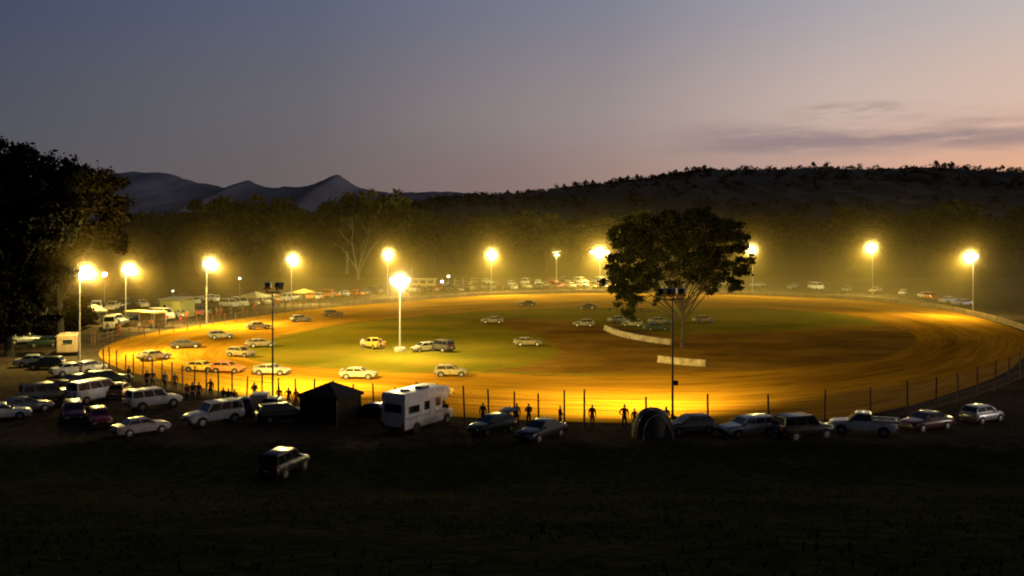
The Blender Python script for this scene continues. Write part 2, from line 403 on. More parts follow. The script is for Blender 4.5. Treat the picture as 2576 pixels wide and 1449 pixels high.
def infield_material():
    m = bpy.data.materials.new('infield_grass'); m.use_nodes = True
    nt = m.node_tree; N = nt.nodes; L = nt.links; b = N['Principled BSDF']
    b.inputs['Roughness'].default_value = 1.0; b.inputs['Specular IOR Level'].default_value = 0.0
    tc = N.new('ShaderNodeTexCoord'); a = N.new('ShaderNodeAttribute'); a.attribute_name = 'dirt'
    n1 = N.new('ShaderNodeTexNoise'); n1.inputs['Scale'].default_value = 0.09; n1.inputs['Detail'].default_value = 8; n1.inputs['Roughness'].default_value = 0.65
    mp = N.new('ShaderNodeMapping'); mp.inputs['Scale'].default_value = (0.7, 1.0, 1); L.new(tc.outputs['Object'], mp.inputs['Vector']); L.new(mp.outputs[0], n1.inputs['Vector'])
    n2 = N.new('ShaderNodeTexNoise'); n2.inputs['Scale'].default_value = 0.8; n2.inputs['Detail'].default_value = 8; L.new(tc.outputs['Object'], n2.inputs['Vector'])
    cr = N.new('ShaderNodeValToRGB'); e = cr.color_ramp.elements
    e[0].position = 0.3; e[0].color = (0.12, 0.105, 0.008, 1); e[1].position = 0.72; e[1].color = (0.32, 0.19, 0.018, 1)
    x = e.new(0.52); x.color = (0.20, 0.155, 0.012, 1)
    L.new(n1.outputs['Fac'], cr.inputs['Fac'])
    dr = N.new('ShaderNodeValToRGB'); e = dr.color_ramp.elements
    e[0].position = 0.3; e[0].color = (0.09, 0.038, 0.006, 1); e[1].position = 0.68; e[1].color = (0.34, 0.175, 0.022, 1)
    L.new(n1.outputs['Fac'], dr.inputs['Fac'])
    ad = N.new('ShaderNodeMath'); ad.operation = 'MULTIPLY_ADD'; ad.inputs[1].default_value = 0.8; ad.inputs[2].default_value = -0.4; L.new(n2.outputs['Fac'], ad.inputs[0])
    s = N.new('ShaderNodeMath'); s.operation = 'ADD'; s.use_clamp = True; L.new(a.outputs['Fac'], s.inputs[0]); L.new(ad.outputs[0], s.inputs[1])
    mr = N.new('ShaderNodeMapRange'); mr.interpolation_type = 'SMOOTHSTEP'; mr.inputs[1].default_value = 0.3; mr.inputs[2].default_value = 0.7; L.new(s.outputs[0], mr.inputs[0])
    mx = N.new('ShaderNodeMix'); mx.data_type = 'RGBA'; L.new(mr.outputs[0], mx.inputs['Factor']); L.new(cr.outputs['Color'], mx.inputs['A']); L.new(dr.outputs['Color'], mx.inputs['B'])
    L.new(mx.outputs['Result'], b.inputs['Base Color'])
    bp = N.new('ShaderNodeBump'); bp.inputs['Strength'].default_value = 0.8; bp.inputs['Distance'].default_value = 0.12
    L.new(n2.outputs['Fac'], bp.inputs['Height']); L.new(bp.outputs['Normal'], b.inputs['Normal'])
    return m
tag(link('infield', me, None, infield_material()), 'green infield grass with a dark dirt loop inside the track', None, kind='structure')

# ------------------------------------------------------------------ SETTING : hill and mountains
def ridge_mesh(name, prof, d_top, d_foot, z_foot, rough, seed, rows=26, d_back=None):
    """a hill whose skyline follows prof (photo px) at depth d_top, running down towards d_foot"""
    rs = np.random.RandomState(seed)
    px = np.arange(prof[0][0], prof[-1][0] + 1, 9.0)
    py = np.interp(px, [p[0] for p in prof], [p[1] for p in prof])
    X = (px - CX) / FPX * d_top; Z = CAM_H + (HY - py) / FPX * d_top
    ph = rs.rand(6, 3) * 6.28
    V = []
    for j in range(rows + 1):
        t = j / rows; d = d_foot + (d_top - d_foot) * t
        f = t ** 0.8
        z = z_foot + (Z - z_foot) * f
        wob = sum(np.sin(X / d_top * (9 + 7 * k) + t * (4 + 2 * k) + ph[k, 0]) for k in range(6)) * rough * math.sin(math.pi * t) + rs.normal(size=len(X)) * rough * 0.9 * math.sin(math.pi * t)
        y = np.full_like(X, d) + sum(np.sin(X / d_top * (5 + 4 * k) + ph[k, 1]) for k in range(3)) * rough * 3 * math.sin(math.pi * t)
        V += list(zip(X.tolist(), y.tolist(), (z + wob).tolist()))
    V += [(x, (d_back or d_top * 1.5), z_foot) for x in X.tolist()]
    n = len(px); F = [(j * n + i, j * n + i + 1, (j + 1) * n + i + 1, (j + 1) * n + i) for j in range(rows + 1) for i in range(n - 1)]
    return mesh_of(name, V, F, 60), X, Z
M_HILL = mat('wooded_hillside', (0.026, 0.028, 0.024), 0.95, 0, 0.35, 0.02, 0.3, spec=0.05)
M_MTN = mat('air_tinted_mountain', (0.18, 0.195, 0.25), 0.98, 0, 0.12, 0.003, 0, spec=0.0)  # blue-grey of the distant air is put into the base colour
HILL = [(700, 560), (850, 540), (1010, 516), (1100, 505), (1200, 494), (1300, 490), (1400, 478), (1500, 464), (1600, 452), (1700, 437), (1760, 429), (1900, 427), (2050, 423), (2150, 426), (2250, 424), (2350, 420), (2420, 428), (2576, 434), (2800, 440), (3200, 470), (3700, 520), (4200, 560)]
hm, HX, HZ = ridge_mesh('hill', HILL, 1200, 420, 6, 2.2, 3)
tag(link('hill', hm, None, M_HILL), 'long dark wooded hill rising to the right behind the speedway', None, kind='structure')
MTN = [(-900, 560), (-500, 500), (-200, 470), (100, 450), (230, 445), (290, 436), (330, 431), (390, 434), (440, 443), (500, 461), (560, 471), (598, 468), (608, 457), (618, 453), (632, 453), (642, 462), (670, 470), (740, 469), (790, 462), (825, 447), (850, 438), (872, 455), (895, 470), (940, 482), (1000, 487), (1080, 483), (1140, 482), (1250, 490), (1350, 496), (1500, 520), (1700, 560)]
_r = np.random.RandomState(8); _x = np.arange(-900, 1701, 9.0)
_j = np.convolve(_r.normal(size=len(_x)), np.ones(3) / 3, 'same') * 1.9 + np.convolve(_r.normal(size=len(_x)), np.ones(9) / 9, 'same') * 3.5
MTN = list(zip(_x.tolist(), (np.interp(_x, [p[0] for p in MTN], [p[1] for p in MTN]) + _j).tolist()))
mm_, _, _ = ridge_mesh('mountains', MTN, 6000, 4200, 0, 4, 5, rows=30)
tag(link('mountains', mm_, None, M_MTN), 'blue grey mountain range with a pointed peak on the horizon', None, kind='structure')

# ------------------------------------------------------------------ trees
def leaf_cloud(rs, ells, n, size, subs=16, spread=0.30):
    """positions of leaf clumps over ellipsoids -> verts, faces of small quads"""
    w = np.array([e[3] * e[4] + e[4] * e[5] for e in ells], float); w /= w.sum()
    cs = []
    for e, wi in zip(ells, w):
        k = max(5, int(subs * len(ells) * wi))
        u = rs.normal(size=(k, 3)); u /= np.linalg.norm(u, axis=1)[:, None]
        u *= (0.55 + 0.45 * rs.rand(k, 1) ** 0.5)
        c = np.array(e[:3]) + u * np.array(e[3:6])
        m = max(4, int(n * wi / k))
        rad = spread * np.mean(e[3:6]) * (0.6 + 0.8 * rs.rand(k))
        pts = np.repeat(c, m, 0) + rs.normal(size=(k * m, 3)) * np.repeat(rad, m)[:, None] * np.array([1, 1, 0.72]) * 0.6
        cs.append(pts)
    P = np.concatenate(cs); k = len(P)
    a = rs.normal(size=(k, 3)); a /= np.linalg.norm(a, axis=1)[:, None]
    b = np.cross(a, rs.normal(size=(k, 3))); b /= np.linalg.norm(b, axis=1)[:, None]
    s = size * (0.6 + 0.8 * rs.rand(k, 1))
    a *= s; b *= s * 0.55
    V = np.stack([P - a, P + b * 0.9 - a * 0.1, P + a, P - b * 0.9 + a * 0.1], 1).reshape(-1, 3)
    F = np.arange(4 * k).reshape(-1, 4)
    return V, F

def quads_mesh(name, V, F):
    me = bpy.data.meshes.new(name)
    me.vertices.add(len(V)); me.vertices.foreach_set('co', V.astype(np.float32).ravel())
    me.loops.add(F.size); me.loops.foreach_set('vertex_index', F.astype(np.int32).ravel())
    me.polygons.add(len(F)); me.polygons.foreach_set('loop_start', (np.arange(len(F)) * 4).astype(np.int32))
    me.update(calc_edges=True); me.validate()
    return me

def trunk_mesh(name, rs, H, r0, fork, ells, lean=0.0, twigs=2):
    mb = MB()
    pts = []; rad = []
    for i in range(6):
        t = i / 5
        pts.append((lean * t * t + 0.15 * math.sin(3 * t + rs.rand()), 0.15 * math.cos(2 * t + rs.rand()) - 0.15, -0.3 + (fork + 0.3) * t)); rad.append(r0 * (1.25 - 0.5 * t) if i else r0 * 1.6)
    mb.tube(pts, rad, 9)
    top = Vector(pts[-1])
    for e in ells:
        c = Vector(e[:3]); st = Vector(pts[3 + rs.randint(0, 3)]) if e[2] > fork else Vector(pts[3])
        mid = st.lerp(c, 0.5) + Vector((rs.normal() * 0.5, rs.normal() * 0.5, 0.08 * H))
        L = [st + (mid - st) * t * 1.0 if t < 1 else mid for t in (0, 0.5)] + [mid, mid.lerp(c, 0.55) + Vector((rs.normal() * 0.3, rs.normal() * 0.3, 0.25)), c]
        rr = r0 * 0.5
        mb.tube(L, [rr, rr * 0.85, rr * 0.65, rr * 0.42, rr * 0.2], 6)
        for k in range(twigs):
            u = Vector(rs.normal(size=3)); u.normalize(); tip = c + Vector((u.x * e[3], u.y * e[4], u.z * e[5])) * 0.85
            a = L[2].lerp(c, rs.rand())
            mb.tube([a, a.lerp(tip, 0.5) + Vector((0, 0, 0.2)), tip], [rr * 0.32, rr * 0.22, rr * 0.08], 5)
    return mb.mesh(name, 50)

def tree_variant(seed, H, W, n, size, open_=0.45, k=9):
    """unit gum: returns (trunk mesh, crown mesh); H overall height, W crown width"""
    rs = np.random.RandomState(seed); ells = []
    for i in range(k):
        a = 2 * math.pi * i / k * 1.6 + rs.rand(); t = (i + 0.5) / k
        z = H * (open_ + (0.93 - open_) * (0.25 + 0.75 * rs.rand() * (0.6 + 0.4 * t)))
        rr = W / 2 * (0.78 - 0.45 * ((z / H - open_) / (1 - open_)) ** 2) * (0.45 + 0.55 * rs.rand())
        e = W * (0.15 + 0.10 * rs.rand())
        ells.append((rr * math.cos(a), rr * math.sin(a), z, e * 1.15, e * 1.15, e * 0.8))
    ells.append((0.05 * W, 0, H * 0.9, W * 0.18, W * 0.18, H * 0.09))
    V, F = leaf_cloud(rs, ells, n, size)
    return trunk_mesh('trunk', rs, H, H * 0.020, H * (open_ - 0.12), ells), quads_mesh('crown', V, F)

def put_tree(name, loc, tr, cr, label, group, sc=(1, 1, 1), rz=0.0, bark=None, leaf=None):
    t = thing(name, label, 'tree', loc, rz, group); t.scale = sc
    link('trunk', tr, t, bark or M_BARK); link('crown', cr, t, leaf or M_LEAF)
    return t

GUMS = [tree_variant(11 + i, 10.0, 7.0 + 1.6 * (i % 3), 6500, 0.25, 0.20 + 0.07 * (i % 3), 8 + 2 * (i % 3)) for i in range(6)]
OPEN_GUM = tree_variant(77, 10.0, 8.5, 3600, 0.22, 0.58, 8)
RIDGE = [tree_variant(40 + i, 10.0, 8.0, 500, 0.7, 0.3, 6) for i in range(3)]

def ordinal(k):
    return ['first', 'second', 'third', 'fourth', 'fifth', 'sixth', 'seventh', 'eighth', 'ninth', 'tenth', 'eleventh', 'twelfth', 'thirteenth', 'fourteenth',
            'fifteenth', 'sixteenth', 'seventeenth', 'eighteenth', 'nineteenth', 'twentieth', 'twenty-first', 'twenty-second', 'twenty-third', 'twenty-fourth', 'twenty-fifth', 'twenty-sixth', 'twenty-seventh', 'twenty-eighth', 'twenty-ninth', 'thirtieth', 'thirty-first', 'thirty-second', 'thirty-third', 'thirty-fourth', 'thirty-fifth', 'thirty-sixth', 'thirty-seventh', 'thirty-eighth', 'thirty-ninth', 'fortieth', 'forty-first', 'forty-second', 'forty-third', 'forty-fourth', 'forty-fifth', 'forty-sixth', 'forty-seventh', 'forty-eighth', 'forty-ninth', 'fiftieth'][k]

# big trees on the left edge (explicit crown lobes, photo px at the tree's depth)
def hero(name, base_px, d, lobes, n, size, r0, fork_y, label, seed, leaf=M_LEAFNEAR, bark=M_BARK, subs=18, spread=0.34):
    rs = np.random.RandomState(seed)
    b = ground((base_px - CX) / FPX * d, d)
    ells = []
    for (x, y, rx, ry) in lobes:
        p = at(x, y, d) - b; s = d / FPX
        ells.append((p.x, rs.normal() * rx * s * 0.5, p.z, rx * s, rx * s * 0.9, ry * s))
    V, F = leaf_cloud(rs, ells, n, size, subs, spread)
    fork = at(base_px, fork_y, d).z - b.z
    tr = trunk_mesh('trunk', rs, fork * 1.8, r0, fork, ells, 0, 4)
    return put_tree(name, b, tr, quads_mesh('crown', V, F), label, None, leaf=leaf, bark=bark)
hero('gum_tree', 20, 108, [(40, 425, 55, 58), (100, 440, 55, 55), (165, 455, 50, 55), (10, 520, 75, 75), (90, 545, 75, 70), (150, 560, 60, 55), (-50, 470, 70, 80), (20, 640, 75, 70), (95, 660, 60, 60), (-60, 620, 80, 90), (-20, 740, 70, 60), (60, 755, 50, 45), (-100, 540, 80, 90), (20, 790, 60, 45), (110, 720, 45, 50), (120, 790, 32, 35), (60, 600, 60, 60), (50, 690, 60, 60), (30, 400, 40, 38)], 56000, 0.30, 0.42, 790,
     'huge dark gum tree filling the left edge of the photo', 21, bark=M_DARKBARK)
hero('gum_tree', 150, 117, [(245, 462, 36, 44), (205, 480, 40, 45), (285, 490, 36, 40), (300, 540, 28, 38), (240, 540, 50, 45), (190, 570, 40, 45), (270, 600, 38, 34), (215, 632, 34, 30), (150, 690, 34, 34)], 17000, 0.28, 0.36, 690,
     'gum tree with underside lit orange, just right of the huge dark tree', 22, leaf=M_LEAFWARM, bark=M_DARKBARK)
# round dark tree right of centre
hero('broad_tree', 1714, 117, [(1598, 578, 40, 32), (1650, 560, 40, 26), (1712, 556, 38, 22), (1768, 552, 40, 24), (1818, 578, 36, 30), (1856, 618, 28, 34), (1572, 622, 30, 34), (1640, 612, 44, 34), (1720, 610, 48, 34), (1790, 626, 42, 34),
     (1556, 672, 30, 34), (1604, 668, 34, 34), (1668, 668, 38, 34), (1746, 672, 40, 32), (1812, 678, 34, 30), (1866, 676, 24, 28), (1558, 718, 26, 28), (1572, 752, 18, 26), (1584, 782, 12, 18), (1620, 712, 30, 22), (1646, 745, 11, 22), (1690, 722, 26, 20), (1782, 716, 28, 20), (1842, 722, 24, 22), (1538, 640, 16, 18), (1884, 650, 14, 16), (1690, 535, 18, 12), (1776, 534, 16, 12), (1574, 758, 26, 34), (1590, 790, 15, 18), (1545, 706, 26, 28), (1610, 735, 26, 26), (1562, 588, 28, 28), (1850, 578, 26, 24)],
     52000, 0.19, 0.19, 762, 'broad dark tree with lobed crown hanging low at its left, right of centre', 23, leaf=leaf_mat('lamplit_olive_leaves', (0.003, 0.0035, 0.0015), (0.040, 0.039, 0.012), 0.5), bark=mat('mid_bark', (0.075, 0.052, 0.03), 0.9, 0, 0.4, 1.5, 0.3), subs=14, spread=0.36)  # lamp light on the crown is put into the brighter leaf colour
# bushes filling the dark corner under the huge tree
BUSH = []
for q in range(3):
    rs = np.random.RandomState(300 + q)
    V, F = leaf_cloud(rs, [(rs.normal() * 0.9, rs.normal() * 0.5, 1.0 + 0.7 * rs.rand(), 1.3, 1.1, 0.9) for _ in range(5)], 3200, 0.22, 12, 0.32)
    st = MB()
    for _ in range(4): st.tube([(0, 0, -0.2), (rs.normal() * 0.4, rs.normal() * 0.3, 0.8), (rs.normal() * 0.9, rs.normal() * 0.6, 1.6)], [0.06, 0.045, 0.02], 6)
    BUSH.append((st.mesh('stem'), quads_mesh('foliage', V, F)))
for i, (x, y, sc_, lf) in enumerate([(-12, 868, 1.5, 0), (28, 850, 1.7, 0), (74, 838, 1.6, 0), (118, 842, 1.5, 0), (150, 852, 1.1, 1), (165, 830, 1.6, 1), (205, 828, 1.3, 1), (130, 812, 2.2, 0), (60, 812, 2.4, 0), (0, 812, 2.6, 0)]):
    t = thing('bush', ['dark bush cut by the left edge, front row under the huge tree', 'dark bush behind the farthest silver four wheel drive', 'dark bush above the farthest silver four wheel drive roof', 'dark bush behind the green hatchback at the left', 'small rusty bush left of the caravan', 'rusty bush behind the caravan', 'rusty bush right of the caravan behind the leftmost floodlight', 'tall dark bush in the back row, left of the rusty ones', 'tall dark bush in the back row under the middle of the huge tree', 'tall dark bush in the back row at the left edge'][i], 'bush', G(x, y), i * 2.3, 'dark bushes under the big left trees'); t.scale = (sc_,) * 3
    link('stem', BUSH[i % 3][0], t, M_DARKBARK); link('foliage', BUSH[i % 3][1], t, M_LEAFWARM if lf else M_LEAFNEAR)

# front of the forest: separate gums, photo px of the top and depth
FOREST_N = []
specs = [(352, 556, 300, 1.0), (412, 546, 312, 1.2), (458, 530, 290, 0.9), (498, 505, 284, 1.15), (548, 492, 280, 1.0), (600, 508, 292, 0.9), (648, 493, 282, 1.2), (705, 506, 286, 1.0), (742, 530, 298, 0.9),
         (786, 536, 304, 1.1), (826, 508, 288, 0.9), (872, 487, 280, 1.0), (922, 480, 274, 1.2), (978, 492, 284, 1.0), (1022, 520, 296, 1.0), (1090, 552, 292, 1.2), (1150, 562, 304, 0.9), (1235, 546, 290, 1.3),
         (1310, 566, 298, 0.9), (1372, 540, 286, 1.2), (1450, 560, 300, 1.0), (1520, 550, 306, 1.2), (1600, 528, 292, 1.2), (1690, 548, 300, 0.9), (1790, 528, 290, 1.2), (1880, 552, 302, 1.0), (1965, 534, 288, 1.2), (2060, 552, 296, 0.9),
         (2140, 520, 284, 1.2), (2225, 540, 300, 1.0), (2310, 528, 290, 1.2), (2400, 514, 286, 1.2), (2480, 542, 300, 0.9), (2555, 520, 288, 1.2)]
for i, (x, ytop, d, w) in enumerate(specs):
    b = ground((x - CX) / FPX * d, d); top = at(x, ytop, d).z; s = (top - b.z) / 9.9
    tall = ytop < 515
    v = GUMS[i % 6]
    if x == 872: v = OPEN_GUM
    lab = f"{'tall' if tall else 'low'} hazy gum, {ordinal(i)} from the left along the front of the far forest"
    sx = min(s, 1.9) * w * (1.0 if tall else 1.15)
    put_tree('forest_tree', b, v[0], v[1], lab, 'gum trees along the front of the far forest', (sx, sx, s), i * 1.7, bark=M_PALEBARK if x in (872,) else M_BARK)
# the pale forked gum in front of them
b = ground((900 - CX) / FPX * 262, 262)
rs = np.random.RandomState(5)
ells = [((x - 900) / FPX * 262, rs.normal(), at(x, y, 262).z - b.z, 3.0, 2.6, 1.9) for x, y in ((850, 575), (885, 548), (930, 560), (965, 590), (835, 610), (915, 600))]
V, F = leaf_cloud(rs, ells, 2600, 0.30, 12, 0.3)
put_tree('forked_gum', b, trunk_mesh('trunk', rs, 14, 0.42, 2.5, ells, 0, 2), quads_mesh('crown', V, F), 'thin leaved gum with pale forking limbs, below the pointed peak', None, bark=M_PALEBARK)

# the mass of forest behind them: one object
rs = np.random.RandomState(9); ells = []
for k in range(210):
    d = rs.uniform(318, 400); x = rs.uniform(240, 2720)
    ytop = np.interp(x, [240, 330, 450, 760, 1000, 1100, 1500, 1900, 2720], [560, 548, 535, 545, 535, 556, 560, 553, 540]) + rs.normal() * 7
    X = (x - CX) / FPX * d; top = CAM_H + (HY - ytop) / FPX * d; z0 = float(height(X, d))
    for q in range(3):
        ells.append((X + rs.normal() * 3, d + rs.normal() * 3, z0 + (top - z0) * (0.28 + 0.27 * q) + rs.normal() * 0.6, 4.2, 3.8, (top - z0) * 0.17))
V, F = leaf_cloud(rs, ells, 95000, 0.62, 7, 0.36)
tag(link('forest', quads_mesh('forest', V, F), None, M_LEAFBACK), 'hazy mass of dark forest behind the far bank', None, kind='stuff')

# scrub clumped over the hillside: one object
ells = []
for k in range(620):
    x = rs.uniform(1080, 2760); t = rs.rand() ** 0.8
    j = np.interp(x, [p[0] for p in HILL], [p[1] for p in HILL]); d = 420 + 780 * t
    zt = CAM_H + (HY - j) / FPX * 1200
    X = (x - CX) / FPX * 1200; z = 6 + (zt - 6) * (t ** 0.8)
    s = rs.uniform(2.5, 6)
    ells.append((X, d, z + s * 0.5, s, s, s * 0.8))
for k in range(330):      # bush along the ridge line itself
    x = rs.uniform(1030, 2760) if k % 2 else rs.uniform(1060, 1800); t = 1 - 0.05 * rs.rand()
    j = np.interp(x, [p[0] for p in HILL], [p[1] for p in HILL]); zt_ = CAM_H + (HY - j) / FPX * 1200; s = rs.uniform(1.2, 3.2)
    ells.append(((x - CX) / FPX * 1200, 420 + 780 * t, 6 + (zt_ - 6) * t ** 0.8 + s * 0.3, s * 2.0, s * 1.5, s * 0.8))
V, F = leaf_cloud(rs, ells, 85000, 0.9, 5, 0.4)
tag(link('hillside_scrub', quads_mesh('hillside_scrub', V, F), None, M_LEAFRIDGE), 'dark scrub covering the hillside', None, kind='stuff')
# single trees on the skyline of the hill
RT = [(1192, 9), (1216, 10), (1278, 12), (1302, 10), (1330, 11), (1420, 12), (1446, 14), (1474, 15), (1492, 12), (1560, 11), (1580, 13), (1603, 13), (1700, 10), (1728, 13), (1747, 11), (1772, 13), (1905, 7), (2046, 15), (2078, 13), (2110, 7), (2355, 16), (2376, 13), (2396, 17), (2426, 12), (2505, 9), (2522, 16), (2556, 9)]
for i, (x, hp) in enumerate(RT):
    y = np.interp(x, [p[0] for p in HILL], [p[1] for p in HILL]); p = at(x, y + 2, 1195); s = (hp + 3) / FPX * 1195 / 9.8
    put_tree('ridge_tree', p, *RIDGE[i % 3], f'tiny dark tree on the hill skyline, {ordinal(i)} from the left along the ridge', 'small trees on the skyline of the hill', (s * 1.1, s * 1.1, s), i * 2.1, leaf=M_LEAFRIDGE)

# rough grass tufts on the near slope: one object
rs = np.random.RandomState(31); k = 16000
gy_ = 10 + 52 * rs.rand(k) ** 0.8; gx_ = (rs.rand(k) - 0.5) * (gy_ * 1.25 + 12)
msk = np.sin(gx_ * 0.4 + 2 * np.sin(gy_ * 0.3)) + np.sin(gy_ * 0.55 + gx_ * 0.17) + rs.normal(size=k) * 0.6 > -0.2
gx_, gy_ = gx_[msk], gy_[msk]; k = len(gx_)
gz_ = height(gx_, gy_)
hh = 0.04 + 0.10 * rs.rand(k); an = rs.rand(k) * 6.28; ww = 0.015 + 0.03 * rs.rand(k)
dx, dy = np.cos(an) * ww, np.sin(an) * ww; lx, ly = rs.normal(size=k) * 0.08, rs.normal(size=k) * 0.08
V = np.stack([np.c_[gx_ - dx, gy_ - dy, gz_ - 0.02], np.c_[gx_ + dx, gy_ + dy, gz_ - 0.02], np.c_[gx_ + lx + dx * 0.2, gy_ + ly + dy * 0.2, gz_ + hh], np.c_[gx_ + lx - dx * 0.2, gy_ + ly - dy * 0.2, gz_ + hh]], 1).reshape(-1, 3)
tag(link('grass', quads_mesh('grass', V, np.arange(4 * k).reshape(-1, 4)), None, leaf_mat('dry_grass', (0.004, 0.0045, 0.002), (0.013, 0.014, 0.006))), 'tufts of rough dark grass on the near slope', None, kind='stuff')

# ------------------------------------------------------------------ floodlight poles
LAMP_COL = (1.0, 0.76, 0.19)
M_LENS = emis('lit_floodlight_lens', (1.0, 0.88, 0.58), 45.0)
M_LENSW = emis('lit_white_lens', (0.98, 1.0, 0.86), 45.0)
M_LENSS = emis('small_bulb', (1.0, 0.85, 0.55), 12.0)
TRACK_C = Vector((8, 130, 0))

def floodlight(t, pos, aim, m_lens, s=1.0):
    """housing with a lens in front, at pos (local), facing aim (local direction)"""
    q = Vector(aim).normalized().to_track_quat('Y', 'Z').to_matrix()
    mb = MB()
    def P(x, y, z): return Vector(pos) + q @ Vector((x * s, y * s, z * s))
    A = [P(x, 0.14, z) for x, z in ((-.36, -.30), (.36, -.30), (.36, .30), (-.36, .30))]
    B = [P(x, -0.22, z) for x, z in ((-.20, -.16), (.20, -.16), (.20, .16), (-.20, .16))]
    mb.add(A + B, [(0, 1, 2, 3), (7, 6, 5, 4), (1, 0, 4, 5), (2, 1, 5, 6), (3, 2, 6, 7), (0, 3, 7, 4)])
    mb.box(P(0, -0.05, -0.40), (0.10 * s, 0.10 * s, 0.24 * s))
    h = mb.obj('floodlight', M_DARKSTEEL, t)
    le = MB().add([P(x, 0.152, z) for x, z in ((-.33, -.27), (.33, -.27), (.33, .27), (-.33, .27))] + [P(x, 0.165, z) for x, z in ((-.30, -.24), (.30, -.24), (.30, .24), (-.30, .24))],
                  [(0, 1, 5, 4), (1, 2, 6, 5), (2, 3, 7, 6), (3, 0, 4, 7), (4, 5, 6, 7)])
    le.obj('lens', m_lens, h)
    return P(0, 0.30, 0)

GLOWS = []
def pole(base, ztop, label, heads=2, width=1.3, power=26000, col=LAMP_COL, lens=M_LENS, mode='point', s=1.0, extra=None, group='floodlight poles around the track', aim_at=None, r=0.10, hm=M_STEEL, dip=0.55, size=106, glow=1.0, gcol=None):
    t = thing('floodlight_pole', label, 'floodlight', base, 0, group)
    H = ztop - base.z
    mb = MB(); mb.tube([(0, 0, -0.1), (0, 0, H * 0.5), (0, 0, H - 0.45)], [r * 1.15, r * 0.9, r * 0.65], 10); mb.tube([(0, 0, 0), (0, 0, 0.5)], r * 1.5, 10)
    mb.obj('pole', hm, t, 40)
    a = (Vector((*aim_at[:2], 0)) if aim_at else TRACK_C) - Vector(base); a.z = 0; a.normalize()
    side = Vector((-a.y, a.x, 0)); aim = a + Vector((0, 0, -0.35))
    z = H - 0.45
    xb = MB(); w = width / 2 + 0.15
    xb.tube([side * -w + Vector((0, 0, z)), side * w + Vector((0, 0, z))], 0.055, 8); xb.obj('crossarm', hm, t)
    tips = []
    for k in range(heads):
        f = (k / (heads - 1) - 0.5) if heads > 1 else 0
        tips.append(floodlight(t, side * (f * width) + Vector((0, 0, z + 0.52 * s)) + a * 0.08, aim + side * f * 0.8, lens, s))
    if power:
        c = sum(tips, Vector()) / len(tips)
        ld = bpy.data.lights.new('floodlight_beam', 'SPOT')
        ld.energy = power; ld.color = col; ld.shadow_soft_size = 0.35
        lo = bpy.data.objects.new('floodlight_beam', ld); COL.objects.link(lo); lo.parent = t
        lo.location = c + a * 0.45 - Vector((0, 0, 0.05))
        ld.spot_size = R(size); ld.spot_blend = 1.0
        lo.rotation_euler = (a + Vector((0, 0, -dip))).to_track_quat('-Z', 'Y').to_euler()
        if mode != 'spot':   # extra point light added to light the halo spheres and haze
            l2 = bpy.data.lights.new('halo_light', 'POINT'); l2.energy = power * 0.32 * glow * (base.y / 205) ** 0.7; l2.color = gcol or (1.0, 0.80, 0.38); l2.color = col; l2.shadow_soft_size = 0.35
            lo2 = bpy.data.objects.new('halo_light', l2); COL.objects.link(lo2); lo2.parent = t
            lo2.location = c + a * 0.35
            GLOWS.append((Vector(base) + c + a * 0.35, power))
    if extra: extra(t, a, side, H)
    return t

def gp(x, y, d=None):
    return G(x, y) if d is None else ground((x - CX) / FPX * d, d)
def zt(y, p): return CAM_H + (HY - y) / FPX * p.y
PW = 54000
LAMPS = []
def L_(x, y, ytop, label, xtop=None, **k):
    d = k.pop('d', None); p = gp(x, y, d)
    if xtop is not None: p = Vector(((xtop - CX) / FPX * p.y, p.y, p.z))
    LAMPS.append(pole(p, zt(ytop, p), label, **k))
L_(200, 905, 685, 'tall floodlight pole with two glaring heads beside the left gum trees', heads=4, width=2.4, power=PW, glow=1.5, gcol=(1.0, 0.80, 0.42))
L_(316, 816, 677, 'lit floodlight pole above the left bank, beside the roofed yellow stall', power=PW, glow=0.95, gcol=(1.0, 0.78, 0.44))
L_(520, 818, 663, 'lit floodlight pole right of the pale green shed', power=PW, glow=0.9, gcol=(1.0, 0.80, 0.32))
L_(733, 762, 652, 'lit floodlight pole just right of the unlit near pole', power=PW, glow=0.75, gcol=(1.0, 0.84, 0.32))
L_(975, 742, 640, 'lit floodlight pole above and behind the white infield light', power=PW, glow=0.62, gcol=(1.0, 0.80, 0.48))
L_(1236, 738, 640, 'lit floodlight pole on the far bank straight above the track middle', power=PW, glow=0.72, gcol=(1.0, 0.76, 0.48))
L_(1400, 722, 638, 'small dim floodlight pole left of the double light by the broad tree', heads=1, power=6000, gcol=(0.9, 1.0, 0.5), glow=1.6, lens=M_LENSS, s=0.9)
L_(1509, 722, 635, 'wide floodlight pole with four heads touching the broad tree', heads=4, width=4.2, power=PW * 1.3, glow=1.1, gcol=(1.0, 0.96, 0.60))
L_(1893, 0, 628, 'floodlight pole whose lamp shows just right of the broad tree', d=236, heads=1, power=PW * 0.6)
L_(2195, 0, 622, 'floodlight pole on the far right bend, second lamp from the right', d=226, power=PW, glow=0.7, gcol=(1.0, 0.72, 0.30))
L_(2448, 0, 645, 'rightmost lit floodlight pole at the far right of the track', d=166, power=PW * 0.8, glow=0.85, gcol=(1.0, 0.80, 0.28))
L_(1006, 885, 706, 'white floodlight mast standing on the infield grass', heads=4, width=1.6, power=PW * 0.32, glow=3.0, gcol=(0.95, 0.95, 0.55), col=(1.0, 0.80, 0.35), lens=M_LENSW, aim_at=(-4, 60, 0), group=None)
NEAR = dict(group='dark floodlight poles on the near side', mode='spot', hm=M_DARKSTEEL, r=0.085, s=1.1)
L_(686, 1010, 722, 'thin dark floodlight pole seen from behind, left of the black marquee', heads=2, width=1.0, power=PW * 1.25, dip=0.55, size=132, aim_at=(-16, 130), **NEAR)
def switchbox(t, a, side, H):
    MB().box((0.22, -0.1, H * 0.30), (0.34, 0.22, 0.36)).obj('switch_box', M_DARKSTEEL, t)
